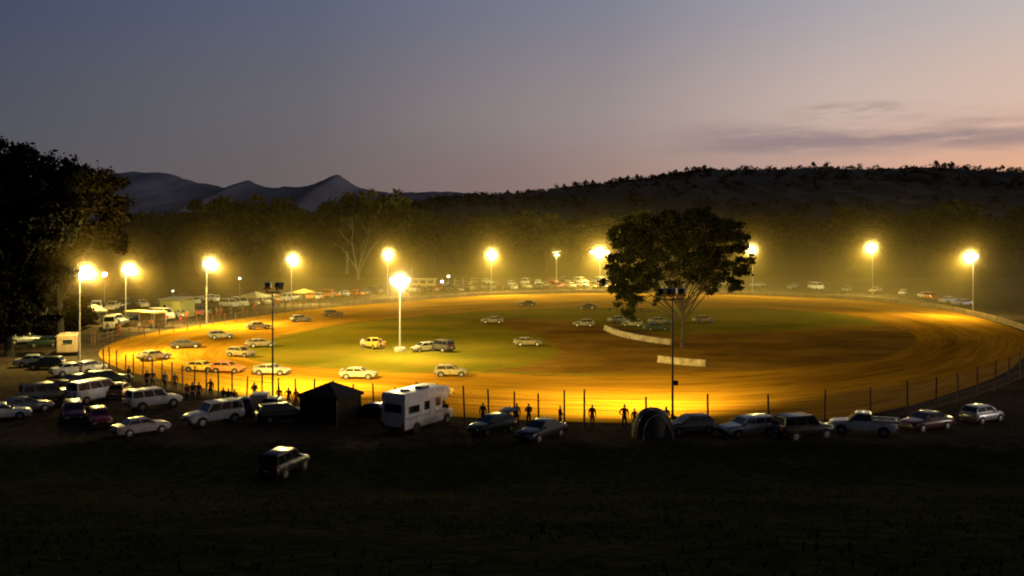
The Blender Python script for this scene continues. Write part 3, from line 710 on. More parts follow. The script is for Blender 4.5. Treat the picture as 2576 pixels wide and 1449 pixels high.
L_(1692, 1060, 738, 'dark floodlight pole with a switch box, in front of the broad tree', heads=3, width=1.5, power=PW * 0.95, dip=0.55, size=136, aim_at=(0, 120), extra=switchbox, **NEAR)

def small_lamp(x, y, d, label, power=0, s=1.0):
    b = ground((x - CX) / FPX * d, d); top = at(x, y, d).z
    t = thing('lamp_post', label, 'lamp', b, 0, 'small white lamps among the crowd')
    H = top - b.z
    MB().tube([(0, 0, -0.1), (0, 0, H - 0.1)], [0.05, 0.035], 8).obj('post', M_STEEL, t)
    me = bpy.data.meshes.new('bulb'); bm = bmesh.new(); bmesh.ops.create_uvsphere(bm, u_segments=12, v_segments=8, radius=0.24 * s); bm.to_mesh(me); bm.free()
    o = link('bulb', me, t, M_LENSS); o.location = (0, 0, H)
    MB().tube([(0, 0, H + 0.18 * s), (0, 0, H + 0.32 * s)], [0.30 * s, 0.05], 12).obj('lamp_hood', M_DARKSTEEL, t)
    return t
small_lamp(263, 690, 175, 'small round lamp between the two leftmost floodlights', s=2.0)
small_lamp(603, 700, 215, 'tiny white lamp right of the third floodlight, above the white canopy', s=1.0)
small_lamp(435, 732, 190, 'tiny lamp over the pale green shed roof', s=0.7)
small_lamp(848, 736, 235, 'tiny lamp in front of the forked gum', s=0.9)
small_lamp(1112, 708, 246, 'lower of two white lamps beside the commentary box', s=1.6)
small_lamp(1128, 695, 250, 'higher of two white lamps beside the commentary box', s=1.4)
small_lamp(1850, 712, 240, 'small lamp showing under the right side of the broad tree', s=1.0)

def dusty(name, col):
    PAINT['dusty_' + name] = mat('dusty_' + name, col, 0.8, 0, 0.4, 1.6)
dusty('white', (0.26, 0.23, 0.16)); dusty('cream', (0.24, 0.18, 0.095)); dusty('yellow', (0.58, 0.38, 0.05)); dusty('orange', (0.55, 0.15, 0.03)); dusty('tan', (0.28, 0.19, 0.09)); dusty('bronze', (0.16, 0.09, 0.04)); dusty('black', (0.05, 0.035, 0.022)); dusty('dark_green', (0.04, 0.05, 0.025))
# ------------------------------------------------------------------ cars
def loft_body(L, stations, name='body'):
    """stations: (x, z0, zmid, ztop, halfwidth, topfactor)"""
    V = []; F = []; ns = 12
    for (x, z0, zm, zt_, w, tf) in stations:
        half = [(w * 0.80, z0), (w * 0.98, z0 + 0.10), (w, zm), (w * 0.97, zm + (zt_ - zm) * 0.6), (w * tf, zt_ - 0.015), (w * tf * 0.55, zt_ + 0.015)]
        ring = half + [(-y, z) for y, z in reversed(half)]
        V += [(x, y, z) for y, z in ring]
    m = len(stations)
    for i in range(m - 1):
        for k in range(ns):
            k2 = (k + 1) % ns
            F.append((i * ns + k, (i + 1) * ns + k, (i + 1) * ns + k2, i * ns + k2))
    F.append(tuple(range(ns))); F.append(tuple((m - 1) * ns + k for k in range(ns - 1, -1, -1)))
    return V, F

CARS = {}
def car_meshes(kind):
    if kind in CARS: return CARS[kind]
    # length, width, hood z, belt z, roof z, (cabin base x0,x1) (roof x0,x1), rear deck z, wheel r, wheel xs, ground clearance
    S = {
        'sedan':  dict(L=4.6, W=1.76, hood=0.92, belt=0.98, roof=1.43, cb=(-1.55, 1.02), rf=(-0.95, 0.25), deck=0.98, r=0.31, wx=(1.38, -1.32), z0=0.22),
        'hatch':  dict(L=3.95, W=1.68, hood=0.92, belt=0.97, roof=1.45, cb=(-1.82, 0.98), rf=(-1.40, 0.25), deck=0.97, r=0.30, wx=(1.22, -1.22), z0=0.22),
        'wagon':  dict(L=4.7, W=1.78, hood=0.95, belt=1.00, roof=1.50, cb=(-2.22, 1.05), rf=(-1.95, 0.30), deck=1.00, r=0.32, wx=(1.40, -1.35), z0=0.23),
        'suv':    dict(L=4.75, W=1.88, hood=1.12, belt=1.17, roof=1.86, cb=(-2.25, 1.00), rf=(-2.12, 0.48), deck=1.17, r=0.38, wx=(1.42, -1.36), z0=0.36),
        'ute':    dict(L=5.0, W=1.80, hood=1.05, belt=1.10, roof=1.72, cb=(-0.75, 1.10), rf=(-0.62, 0.45), deck=1.05, r=0.36, wx=(1.55, -1.50), z0=0.34),
        'van':    dict(L=4.8, W=1.86, hood=1.20, belt=1.28, roof=2.05, cb=(-2.32, 1.92), rf=(-2.25, 1.15), deck=1.28, r=0.33, wx=(1.50, -1.45), z0=0.30),
        'racer':  dict(L=4.2, W=1.78, hood=0.88, belt=0.93, roof=1.38, cb=(-1.55, 0.85), rf=(-1.10, 0.20), deck=0.92, r=0.33, wx=(1.28, -1.22), z0=0.24),
        'racing_hatch': dict(L=3.8, W=1.74, hood=0.90, belt=0.95, roof=1.46, cb=(-1.72, 0.80), rf=(-1.42, 0.10), deck=0.95, r=0.33, wx=(1.18, -1.14), z0=0.24),
    }[kind]
    L, W = S['L'], S['W']; h = L / 2; w = W / 2; z0 = S['z0']; zm = z0 + 0.36
    c0, c1 = S['cb']
    st = [(-h, z0 + 0.16, zm - 0.04, S['deck'] - 0.16, w * 0.84, 0.80), (-h + 0.10, z0 + 0.03, zm, S['deck'] - 0.04, w * 0.93, 0.84), (-h + 0.45, z0, zm, S['deck'], w * 0.985, 0.86),
          (c0 * 0.5 + c1 * 0.5, z0, zm, S['belt'], w, 0.88), (c1, z0, zm, S['belt'] - 0.01, w * 0.99, 0.86), (h - 0.42, z0, zm, S['hood'] - 0.06, w * 0.96, 0.84), (h - 0.10, z0 + 0.02, zm, S['hood'] - 0.17, w * 0.90, 0.82), (h, z0 + 0.14, zm - 0.02, S['hood'] - 0.30, w * 0.80, 0.80)]
    V, F = loft_body(L, st)
    mb = MB().add(V, F)
    # cabin shell
    r0, r1 = S['rf']; b = S['belt'] - 0.03; rz = S['roof']; wb = w * 0.90; wr = w * 0.72 if kind not in ('suv', 'van') else w * 0.80
    def cab(z, k):
        t = (z - b) / (rz - b); x0 = c0 + (r0 - c0) * t; x1 = c1 + (r1 - c1) * t; ww = wb + (wr - wb) * t
        return x0 + k, x1 - k, ww - k
    rings = [cab(b, 0), cab(b + (rz - b) * 0.55, 0), cab(rz - 0.08, 0.01)]
    tx0, tx1, tw = cab(rz, 0.0)
    V = []
    for (x0, x1, ww), z in zip(rings, (b, b + (rz - b) * 0.55, rz - 0.08)):
        V += [(x0, -ww, z), (x1, -ww, z), (x1, ww, z), (x0, ww, z)]
    V += [(tx0 + 0.10, -tw + 0.09, rz), (tx1 - 0.08, -tw + 0.09, rz), (tx1 - 0.08, tw - 0.09, rz), (tx0 + 0.10, tw - 0.09, rz)]
    F = []
    for i in range(3):
        for k in range(4):
            k2 = (k + 1) % 4; F.append((i * 4 + k, i * 4 + k2, (i + 1) * 4 + k2, (i + 1) * 4 + k))
    F.append((12, 13, 14, 15))
    mb.add(V, F)
    if kind == 'ute':
        bx = MB()
        y = w * 0.90
        mb.box((-h * 0.5 - 0.42, y - 0.03, 1.16), (h - 0.75 + 0.3, 0.05, 0.22)); mb.box((-h * 0.5 - 0.42, -y + 0.03, 1.16), (h - 0.75 + 0.3, 0.05, 0.22)); mb.box((-h + 0.08, 0, 1.16), (0.05, y * 1.9, 0.22))
    if kind in ('racer', 'racing_hatch'):
        # roll hoop and boot spoiler
        mb.box((-h + 0.22, 0, 1.10), (0.28, W * 0.86, 0.03)); mb.box((-h + 0.24, W * 0.36, 1.0), (0.2, 0.03, 0.2)); mb.box((-h + 0.24, -W * 0.36, 1.0), (0.2, 0.03, 0.2))
    body = mb.mesh('body_' + kind, 38)
    parts = [('body', body, None, [])]
    # glass panels
    def panel(c, out):
        n = (Vector(c[1]) - Vector(c[0])).cross(Vector(c[3]) - Vector(c[0])).normalized()
        if n.dot(Vector(out)) < 0: n = -n
        o = [Vector(p) + n * 0.012 for p in c]; i = [Vector(p) - n * 0.02 for p in c]
        m = MB().add(o + i, [(0, 1, 2, 3), (0, 4, 5, 1), (1, 5, 6, 2), (2, 6, 7, 3), (3, 7, 4, 0)])
        return m
    gz0, gz1 = b + 0.07, rz - 0.10
    X0, X1, W0 = cab(gz0, 0); X2, X3, W2 = cab(gz1, 0)
    G_ = M_OPEN if kind in ('racer', 'racing_hatch') else M_GLASS
    parts.append(('windscreen', panel([(X1, -W0 + .10, gz0), (X1, W0 - .10, gz0), (X3, W2 - .10, gz1), (X3, -W2 + .10, gz1)], (1, 0, .3)).mesh('windscreen'), G_, []))
    parts.append(('rear_window', panel([(X0, -W0 + .12, gz0 + .02), (X0, W0 - .12, gz0 + .02), (X2, W2 - .12, gz1), (X2, -W2 + .12, gz1)], (-1, 0, .3)).mesh('rear_window'), G_, []))
    nwin = {'wagon': 3, 'suv': 3, 'van': 3, 'ute': 1}.get(kind, 2)
    for sgn in (-1, 1):
        for k in range(nwin):
            t0, t1 = k / nwin, (k + 1) / nwin
            lo0 = X0 + .10 + (X1 - X0 - .22) * t0 + (.04 if k else 0); lo1 = X0 + .10 + (X1 - X0 - .22) * t1 - .04
            hi0 = X2 + .08 + (X3 - X2 - .16) * t0 + (.04 if k else 0); hi1 = X2 + .08 + (X3 - X2 - .16) * t1 - .04
            parts.append(('side_window', panel([(lo0, sgn * W0, gz0), (lo1, sgn * W0, gz0), (hi1, sgn * W2, gz1), (hi0, sgn * W2, gz1)], (0, sgn, .2)).mesh('side_window'), G_, []))
    # wheels, arches
    r = S['r']
    tm = MB().ring_y((0, 0, 0), [(r * 0.62, -0.10), (r * 0.97, -0.095), (r, -0.06), (r, 0.06), (r * 0.97, 0.095), (r * 0.62, 0.10)], 22).mesh('wheel', 35)
    rm = MB().ring_y((0, 0, 0), [(r * 0.60, -0.108), (r * 0.50, -0.114), (r * 0.15, -0.104), (r * 0.15, 0.104), (r * 0.50, 0.114), (r * 0.60, 0.108)], 18).mesh('rim', 35)
    for x in S['wx']:
        for sgn in (-1, 1):
            am = MB().ring_y((0, 0, 0), [(r * 1.20, -0.02), (r * 1.20, 0.02)], 24).mesh('wheel_arch')
            parts.append(('wheel', tm, M_TYRE, [('rim', rm, M_RIM, (0, 0, 0))], (x, sgn * (w - 0.065), r)))
            parts.append(('wheel_arch', am, M_BLACK, [], (x, sgn * (w - 0.012), r + 0.02)))
    # bumpers, lights, grille, mirrors
    fz = S['hood'] - 0.36
    parts.append(('bumper', bevel(MB().box((h - 0.04, 0, z0 + 0.22), (0.16, W * 0.92, 0.17)).mesh('bumper'), 0.03), M_BLACK, []))
    parts.append(('bumper', bevel(MB().box((-h + 0.04, 0, z0 + 0.24), (0.16, W * 0.94, 0.17)).mesh('bumper'), 0.03), M_BLACK, []))
    parts.append(('number_plate', MB().box((-h - 0.035, 0, z0 + 0.40), (0.03, 0.40, 0.12)).mesh('number_plate'), M_HEADL, []))
    parts.append(('grille', MB().box((h - 0.005, 0, fz), (0.05, W * 0.46, 0.13)).mesh('grille'), M_BLACK, []))
    for sgn in (-1, 1):
        if kind not in ('racer', 'racing_hatch'):
            parts.append(('headlight', bevel(MB().box((h - 0.035, sgn * w * 0.60, fz + 0.01), (0.09, 0.34, 0.15)).mesh('headlight'), 0.025), M_HEADL, []))
            parts.append(('wing_mirror', bevel(MB().box((c1 - 0.30, sgn * (w + 0.05), S['belt'] + 0.06), (0.10, 0.20, 0.13)).mesh('wing_mirror'), 0.03), M_BLACK, []))
            parts.append(('tail_light', bevel(MB().box((-h + 0.02, sgn * w * 0.66, S['deck'] - 0.20), (0.08, 0.26, 0.17)).mesh('tail_light'), 0.02), M_TAIL, []))
    CARS[kind] = parts
    return parts

def make_car(kind, col, loc, heading, label, cat='car', group=None, name='parked_car', tilt=None, simple=False):
    t = thing(name, label, cat, loc, heading, group)
    keep = ('body', 'windscreen', 'rear_window', 'side_window', 'wheel', 'headlight', 'tail_light') if simple else None
    for p in car_meshes(kind):
        if keep and p[0] not in keep: continue
        o = link(p[0], p[1], t, PAINT[col] if p[2] is None else p[2])
        if len(p) > 4: o.location = p[4]
        for (nm, me, mm, lo) in p[3]:
            if simple: continue
            c = link(nm, me, o, mm); c.location = lo
    return t

PG = 'vehicles parked in the dark on the near side'
def car(kind, col, x, y, hd, label, **k):
    """x, y: photo px of the middle of the ground contact"""
    p = G(x, y); k.setdefault('group', PG)
    sc_ = k.pop('size', 0.92); t = make_car(kind, col, p, R(hd), label, **k); t.scale = (sc_,) * 3; return t

# heading: 0 = nose to the right, 90 = nose away from the camera, -90 = nose to the camera
car('sedan', 'white', 2, 1056, 30, 'white nosed car cut by the left edge in the lowest row')
car('suv', 'grey', 118, 1012, 42, 'grey four wheel drive with pale roof, left of the bright white van')
car('van', 'white', 236, 1010, 62, 'bright white van with glaring rear corner at the left')
car('hatch', 'bronze', 300, 1000, 100, 'brown hatchback between the bright white van and the white four wheel drive')
car('suv', 'white', 386, 1028, 44, 'white four wheel drive wagon three quarters from behind, by the seated group')
car('wagon', 'maroon', 184, 1056, -62, 'dark maroon wagon with pale roof, left of the red car')
car('hatch', 'red', 248, 1072, -58, 'dark red hatchback in the lowest row at the left')
car('sedan', 'pink_beige', 356, 1091, 42, 'low beige sedan, frontmost of the left vehicles', size=0.84)
car('suv', 'white', 538, 1066, 224, 'white four wheel drive nose towards the photo, left of the white box trailer')
car('hatch', 'navy', 616, 1040, 95, 'dark blue hatchback beside the white box trailer')
car('wagon', 'black', 716, 1060, 24, 'low black wagon between the white box trailer and the marquee')
car('sedan', 'black', 935, 1056, 160, 'dark car between the black marquee and the motorhome')
car('hatch', 'dark_green', 1238, 1090, 222, 'dark hatchback with its tailgate raised, right of the motorhome')
car('sedan', 'black', 1362, 1104, 230, 'black sedan beside the person in red')
car('hatch', 'grey', 1736, 1090, 190, 'grey hatchback right of the dome tent')
car('suv', 'black', 714, 1192, 74, 'lone dark four wheel drive on the grass in front of everything', size=0.80)
car('sedan', 'silver', 90, 922, 20, 'old silver sedan with dark red seats, upper left under the huge tree')
car('suv', 'silver', 62, 866, 30, 'silver four wheel drive farthest back at the left edge')
car('hatch', 'dark_green', 112, 872, 200, 'green hatchback tucked behind the old silver sedan')
car('hatch', 'black', 118, 928, 190, 'black hatchback with glinting bonnet below the old silver sedan')
car('sedan', 'white', 184, 944, 40, 'white sedan at the foot of the leftmost floodlight pole')
car('hatch', 'cream', 226, 938, 70, 'cream hatchback squeezed between the white sedan and the fence')
car('sedan', 'black', 205, 975, 50, 'black sedan behind the bright white van')
car('wagon', 'dark_green', 272, 968, 30, 'dark green wagon nearest the fence at the left')
car('sedan', 'grey', 60, 1040, 50, 'dark grey sedan behind the white nosed car at the left edge')
car('hatch', 'black', 690, 1040, 92, 'black hatchback behind the low black wagon', simple=True)
# more vehicles along the near fence to the right
for (x, y, kd, cl, hd, lb) in [(1880, 1096, 'wagon', 'silver', 200, 'silver wagon by the near fence, right of the dome tent and the grey hatchback'), (2020, 1104, 'suv', 'black', 20, 'black four wheel drive by the near fence at the right'),
                               (2170, 1092, 'ute', 'white', 160, 'white utility by the near fence at the right'), (2330, 1080, 'sedan', 'maroon', 205, 'maroon sedan by the near fence at the right'), (2470, 1062, 'hatch', 'silver', 30, 'silver hatchback by the near fence at the far right')]:
    car(kd, cl, x, y, hd, lb)

# raised tailgate on the dark hatchback
hb = [o for o in bpy.data.objects if o.get('label', '').startswith('dark hatchback with its tailgate')][0]
tg = MB().box((0, 0, 0), (0.95, 1.34, 0.06)).mesh('tailgate'); tg = bevel(tg, 0.02)
o = link('tailgate', tg, hb, PAINT['dark_green']); o.location = (-1.72, 0, 1.60); o.rotation_euler = (0, R(14), 0)

# race cars
RC = 'race cars on the track'
def racer(col, x, y, hd, label, kind='racer', **k):
    k.setdefault('group', RC)
    p = G(x, y); p.z = 0.05
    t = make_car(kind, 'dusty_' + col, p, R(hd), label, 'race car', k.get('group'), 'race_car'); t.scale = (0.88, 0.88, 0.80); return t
racer('black', 467, 877, 25, 'black race car in profile on the left bend')
racer('white', 555, 853, 30, 'white race car ahead of the black one on the left bend', 'racing_hatch')
racer('cream', 388, 906, 55, 'cream race car nearest the left fence')
racer('yellow', 508, 936, -12, 'bright yellow race car on the near left bend')
racer('orange', 574, 938, -8, 'orange race car right behind the yellow one', 'racing_hatch')
racer('tan', 606, 898, -20, 'tan race car at the inner edge above the orange one', 'racing_hatch')
racer('white', 684, 944, -6, 'white race car behind the unlit left pole')
racer('white', 756, 810, 35, 'white race car on the back straight at the left', 'racing_hatch')
racer('tan', 650, 828, 32, 'tan race car on the back straight, left of a white one')
racer('bronze', 838, 796, 30, 'brown race car on the back straight, right of a white one', 'racing_hatch')
racer('cream', 655, 874, 28, 'cream race car on the edge of the infield grass')
racer('white', 902, 953, -3, 'white race car on the front straight behind the marquee')
racer('cream', 1135, 948, 2, 'cream race car on the front straight behind the motorhome', 'racing_hatch')
racer('yellow', 1088, 998, 4, 'yellow race car showing over the motorhome roof')
racer('black', 1325, 770, 180, 'small black race car on the far straight')
racer('black', 1478, 778, 165, 'black race car nose up at the edge of the far grass')
racer('white', 1238, 814, 185, 'white race car on the far infield grass')
racer('white', 1468, 822, 178, 'white race car at the left end of the pit wall', 'racing_hatch')
racer('cream', 1328, 871, 5, 'pale race car alone on the right infield grass')
PIT = 'race cars parked in the pits under the broad tree'
racer('white', 1556, 812, 30, 'white race car in the pits, leftmost under the broad tree', group=PIT)
racer('white', 1590, 822, 170, 'white race car in the pits beside the leftmost one', 'racing_hatch', group=PIT)
racer('white', 1660, 816, 10, 'white race car in the pits just left of the broad tree trunk', group=PIT)
racer('cream', 1770, 812, 20, 'cream race car in the pits right of the broad tree trunk', group=PIT)
racer('dark_green', 1650, 832, 8, 'dark green race car in the pits below the white one', group=PIT)

# infield service vehicles
car('ute', 'dusty_yellow', 938, 876, 130, 'yellow recovery utility on the infield, left of the white mast', size=0.8, group='service vehicles on the infield', name='recovery_ute')
car('hatch', 'dusty_white', 1066, 884, 215, 'small white car on the infield, right of the white mast', size=0.8, group='service vehicles on the infield')
car('suv', 'dusty_black', 1108, 884, 140, 'black four wheel drive on the infield beside the small white car', size=0.8, group='service vehicles on the infield')

# vehicles of the far crowd
rs = np.random.RandomState(12)
cols = ['white', 'cream', 'silver', 'tan', 'bronze', 'grey', 'red', 'white', 'navy', 'orange', 'cream', 'black']
kinds = ['sedan', 'wagon', 'suv', 'hatch', 'van', 'ute', 'sedan', 'suv']
KN = dict(sedan='sedan', wagon='wagon', suv='four wheel drive', hatch='hatchback', van='van', ute='utility')
def row(pts, nm, gap, hd0, first, group):
    P = spline([tuple(G(*p).xy) for p in pts], 30, False)
    s = np.concatenate([[0], np.cumsum(np.linalg.norm(np.diff(P, axis=0), axis=1))]); k = 0; t = gap * 0.4
    while t < s[-1]:
        x, y = np.interp(t, s, P[:, 0]), np.interp(t, s, P[:, 1])
        kd = kinds[rs.randint(len(kinds))]; cl = cols[rs.randint(len(cols))]
        p = ground(x + rs.normal() * 0.3, y + rs.normal() * 1.1)
        make_car(kd, cl, p, R(hd0 + rs.normal() * 26), f"{cl.replace('_', ' ')} {KN[kd]}, {ordinal(k)} {first} in the {nm}", group=group, simple=True)
        t += gap * (0.85 + 0.5 * rs.rand()); k += 1
row([(1010, 738), (1120, 733), (1250, 728), (1400, 725), (1540, 725)], 'row behind the far straight', 2.8, -95, 'from the left', 'vehicles parked behind the far straight')
row([(1020, 722), (1250, 717), (1560, 714)], 'rear row on the far bank', 3.1, -85, 'from the left', 'vehicles in the rear row on the far bank')
row([(560, 776), (680, 764), (800, 752), (960, 738)], 'row on the back left bank', 3.5, -60, 'from the left', 'vehicles parked on the back left bank')
row([(250, 830), (330, 815), (440, 800), (520, 788)], 'row on the left bank', 4.2, -40, 'from the left', 'vehicles parked on the left bank')
row([(235, 790), (330, 775), (460, 768), (560, 757)], 'rear row on the left bank', 4.3, -45, 'from the left', 'vehicles in the rear row on the left bank')
row([(1800, 724), (2000, 728), (2250, 742), (2420, 770)], 'row behind the right bend', 7.0, -130, 'from the left', 'vehicles parked behind the right bend')

# ------------------------------------------------------------------ motorhome
def motorhome():
    p = G(1052, 1077)
    t = thing('motorhome', 'white motorhome with dark windows parked with its back to the photo', 'motorhome', p, R(58))
    W = paint('motorhome_white', (0.72, 0.69, 0.68), 0, 0.4)
    # living box: x from -2.9 (rear) to 1.7, luton over the cab to 2.5
    prof = [(-2.9, 0.42), (1.55, 0.42), (1.55, 1.85), (2.45, 2.05), (2.62, 2.35), (2.35, 2.86), (1.9, 2.95), (-2.75, 2.95), (-2.9, 2.85)]
    V = [(x, -1.08, z) for x, z in prof] + [(x, 1.08, z) for x, z in prof]; n = len(prof)
    F = [tuple(range(n)), tuple(range(2 * n - 1, n - 1, -1))] + [(k, k + n, (k + 1) % n + n, (k + 1) % n) for k in range(n)]
    me = mesh_of('body', V, F); bm = bmesh.new(); bm.from_mesh(me); bmesh.ops.recalc_face_normals(bm, faces=bm.faces); bm.to_mesh(me); bm.free()
    body = link('body', bevel(me, 0.07, 2), t, W)
    cabp = [(1.5, 0.42), (3.05, 0.42), (3.12, 0.75), (3.0, 1.08), (2.45, 1.22), (1.95, 1.98), (1.5, 1.98)]
    V = [(x, -0.94, z) for x, z in cabp] + [(x, 0.94, z) for x, z in cabp]; n = len(cabp)
    F = [tuple(range(n)), tuple(range(2 * n - 1, n - 1, -1))] + [(k, k + n, (k + 1) % n + n, (k + 1) % n) for k in range(n)]
    me = mesh_of('cab', V, F); bm = bmesh.new(); bm.from_mesh(me); bmesh.ops.recalc_face_normals(bm, faces=bm.faces); bm.to_mesh(me); bm.free()
    link('cab', bevel(me, 0.05, 2), t, W)
    def win(c, size, nm='window'):
        f = bevel(MB().box(c, size).mesh(nm), 0.03); o = link(nm, f, t, M_BLACK)
        s2 = [a * 0.86 if a > 0.1 else a + 0.012 for a in size]
        MB().box(c, s2).obj('pane', M_GLASS, o)
    sd = -1.085
    win((-1.85, sd, 1.78), (1.25, 0.05, 0.52)); win((-0.35, sd, 1.84), (0.62, 0.05, 0.62)); win((1.0, sd, 1.92), (0.62, 0.05, 0.62))
    win((-1.6, 1.085, 1.8), (1.2, 0.05, 0.55)); win((0.2, 1.085, 1.85), (0.7, 0.05, 0.6))
    win((-2.905, 0.0, 1.90), (0.05, 1.55, 0.62), 'rear_window')
    # door with handle on the kerb side, cab side glass, windscreen
    dr = MB().box((0.38, sd - 0.002, 1.42), (0.60, 0.03, 1.80)).obj('door', paint('motorhome_door', (0.66, 0.63, 0.62), 0, 0.45), t)
    MB().box((0.60, sd - 0.03, 1.35), (0.12, 0.04, 0.04)).obj('handle', M_BLACK, dr)
    for s in (-1, 1):
        MB().add([(1.62, s * .952, 1.28), (2.38, s * .952, 1.28), (1.98, s * .952, 1.86), (1.62, s * .952, 1.86)], [(0, 1, 2, 3)]).obj('side_window', M_GLASS, t)
        bevel_m = bevel(MB().box((2.2, s * 1.06, 1.36), (0.10, 0.2, 0.28)).mesh('wing_mirror'), 0.03); link('wing_mirror', bevel_m, t, M_BLACK)
        link('tail_light', bevel(MB().box((-2.91, s * 0.9, 0.72), (0.06, 0.2, 0.3)).mesh('tail_light'), 0.02), t, M_TAIL)
        link('headlight', bevel(MB().box((3.06, s * 0.68, 0.92), (0.08, 0.32, 0.18)).mesh('headlight'), 0.02), t, M_HEADL)
    MB().add([(2.42, -.8, 1.26), (2.42, .8, 1.26), (2.0, .74, 1.93), (2.0, -.74, 1.93)], [(0, 1, 2, 3)]).obj('windscreen', M_GLASS, t)
    link('bumper', bevel(MB().box((-2.95, 0, 0.50), (0.14, 2.1, 0.2)).mesh('bumper'), 0.03), t, M_BLACK)
    link('bumper', bevel(MB().box((3.08, 0, 0.50), (0.18, 1.85, 0.22)).mesh('bumper'), 0.03), t, M_BLACK)
    MB().box((0.0, 0, 0.36), (4.9, 1.7, 0.14)).obj('chassis', M_BLACK, t)
    MB().box((-0.65, sd - 0.004, 1.18), (4.3, 0.012, 0.16)).obj('stripe', mat('faded_stripe', (0.42, 0.39, 0.36), 0.5), t)
    MB().box((-1.4, 0.1, 3.0), (0.5, 0.5, 0.12)).obj('roof_vent', mat('vent_plastic', (0.3, 0.28, 0.27), 0.5), t)
    MB().box((0.2, -0.2, 3.02), (0.9, 0.6, 0.18)).obj('roof_vent', M_DARKSTEEL, t)
    r = 0.34
    for x in (-1.55, 2.30):
        for s in (-1, 1):
            o = MB().ring_y((0, 0, 0), [(r * .62, -.11), (r, -.08), (r, .08), (r * .62, .11)], 22).obj('wheel', M_TYRE, t, 35); o.location = (x, s * 0.90, r)
            MB().ring_y((0, 0, 0), [(r * .6, -.118), (r * .2, -.11), (r * .2, .11), (r * .6, .118)], 16).obj('rim', M_RIM, o, 35)
            a = MB().ring_y((0, 0, 0), [(r * 1.25, -0.02), (r * 1.25, 0.02)], 24).obj('wheel_arch', M_BLACK, t); a.location = (x, s * (1.075 if x < 0 else 0.935), r + 0.06)
motorhome()

# ------------------------------------------------------------------ marquee, trailer, tent, shed, stalls, commentary box
def gable_tent(nm, label, cat, loc, rz, w, l, eave, apex, m, open_front=False, legs=True):
    t = thing(nm, label, cat, loc, rz)
    e = 0.18
    V = [(-w/2-e, -l/2-e, eave), (w/2+e, -l/2-e, eave), (w/2+e, l/2+e, eave), (-w/2-e, l/2+e, eave), (0, -l/2*0.15, apex), (0, l/2*0.15, apex)]
    V += [(x, y, z - 0.22) for x, y, z in V[:4]]
    F = [(0, 1, 4), (1, 2, 5, 4), (2, 3, 5), (3, 0, 4, 5), (6, 7, 1, 0), (7, 8, 2, 1), (8, 9, 3, 2), (9, 6, 0, 3)]
    mesh_r = mesh_of('roof', V, F); link('roof', mesh_r, t, m)
    for x in (-1, 1):
        for y in (-1, 1):
            MB().tube([(x * w/2, y * l/2, -0.05), (x * w/2, y * l/2, eave)], 0.03, 8).obj('leg', M_STEEL, t)
    return t
M_MARQ = mat('black_canvas', (0.008, 0.008, 0.009), 0.85, 0, 0.4, 2)
M_MARQS = mat('dark_green_canvas', (0.018, 0.017, 0.008), 0.85, 0, 0.4, 2)
p = G(832, 1060)
q = gable_tent('marquee', 'black peaked marquee with closed sides beside the motorhome', 'marquee', p, R(-26), 3.4, 3.0, 2.15, 3.0, M_MARQ)
def wall(t, a, b, z0, z1, m, nm='side_wall', seg=8, sag=0.04):
    V = []; F = []; a = Vector(a); b = Vector(b); nrm = (b - a).cross(Vector((0, 0, 1))).normalized()
    for i in range(seg + 1):
        u = a.lerp(b, i / seg) + nrm * sag * math.sin(i * 2.4)
        V += [(u.x, u.y, z0), (u.x, u.y, z1)]
    F = [(2*i, 2*i+2, 2*i+3, 2*i+1) for i in range(seg)]
    return link(nm, mesh_of(nm, V, F, 60), t, m)
for a, b, mm in (((-1.7, -1.55), (1.7, -1.55), M_MARQ), ((1.75, -1.5), (1.75, 1.5), M_MARQS), ((-1.75, 1.5), (-1.75, -1.5), M_MARQ)):
    wall(q, (*a, 0), (*b, 0), 0.02, 2.1, mm)

def box_trailer():
    p = G(655, 1040); t = thing('box_trailer', 'white box trailer beside the dark blue hatchback', 'trailer', p, R(8))
    W = paint('trailer_white', (0.66, 0.60, 0.46), 0, 0.45)
    link('body', bevel(MB().box((0, 0, 0.98), (1.35, 2.0, 1.22)).mesh('body'), 0.04), t, W)
    MB().box((0.06, -1.012, 0.95), (0.9, 0.02, 0.98)).obj('door', paint('trailer_door', (0.58, 0.52, 0.38), 0, 0.45), t)
    MB().tube([(0, 1.0, 0.42), (0, 1.9, 0.42)], 0.04, 8).obj('drawbar', M_DARKSTEEL, t)
    for s in (-1, 1):
        o = MB().ring_y((0, 0, 0), [(.16, -.08), (.27, -.07), (.27, .07), (.16, .08)], 18).obj('wheel', M_TYRE, t, 35); o.location = (s * 0.74, 0, 0.27); o.rotation_euler = (0, 0, R(90))
        link('tail_light', MB().box((s * 0.55, -1.02, 0.47), (0.16, 0.05, 0.1)).mesh('tail_light'), t, M_TAIL)
box_trailer()

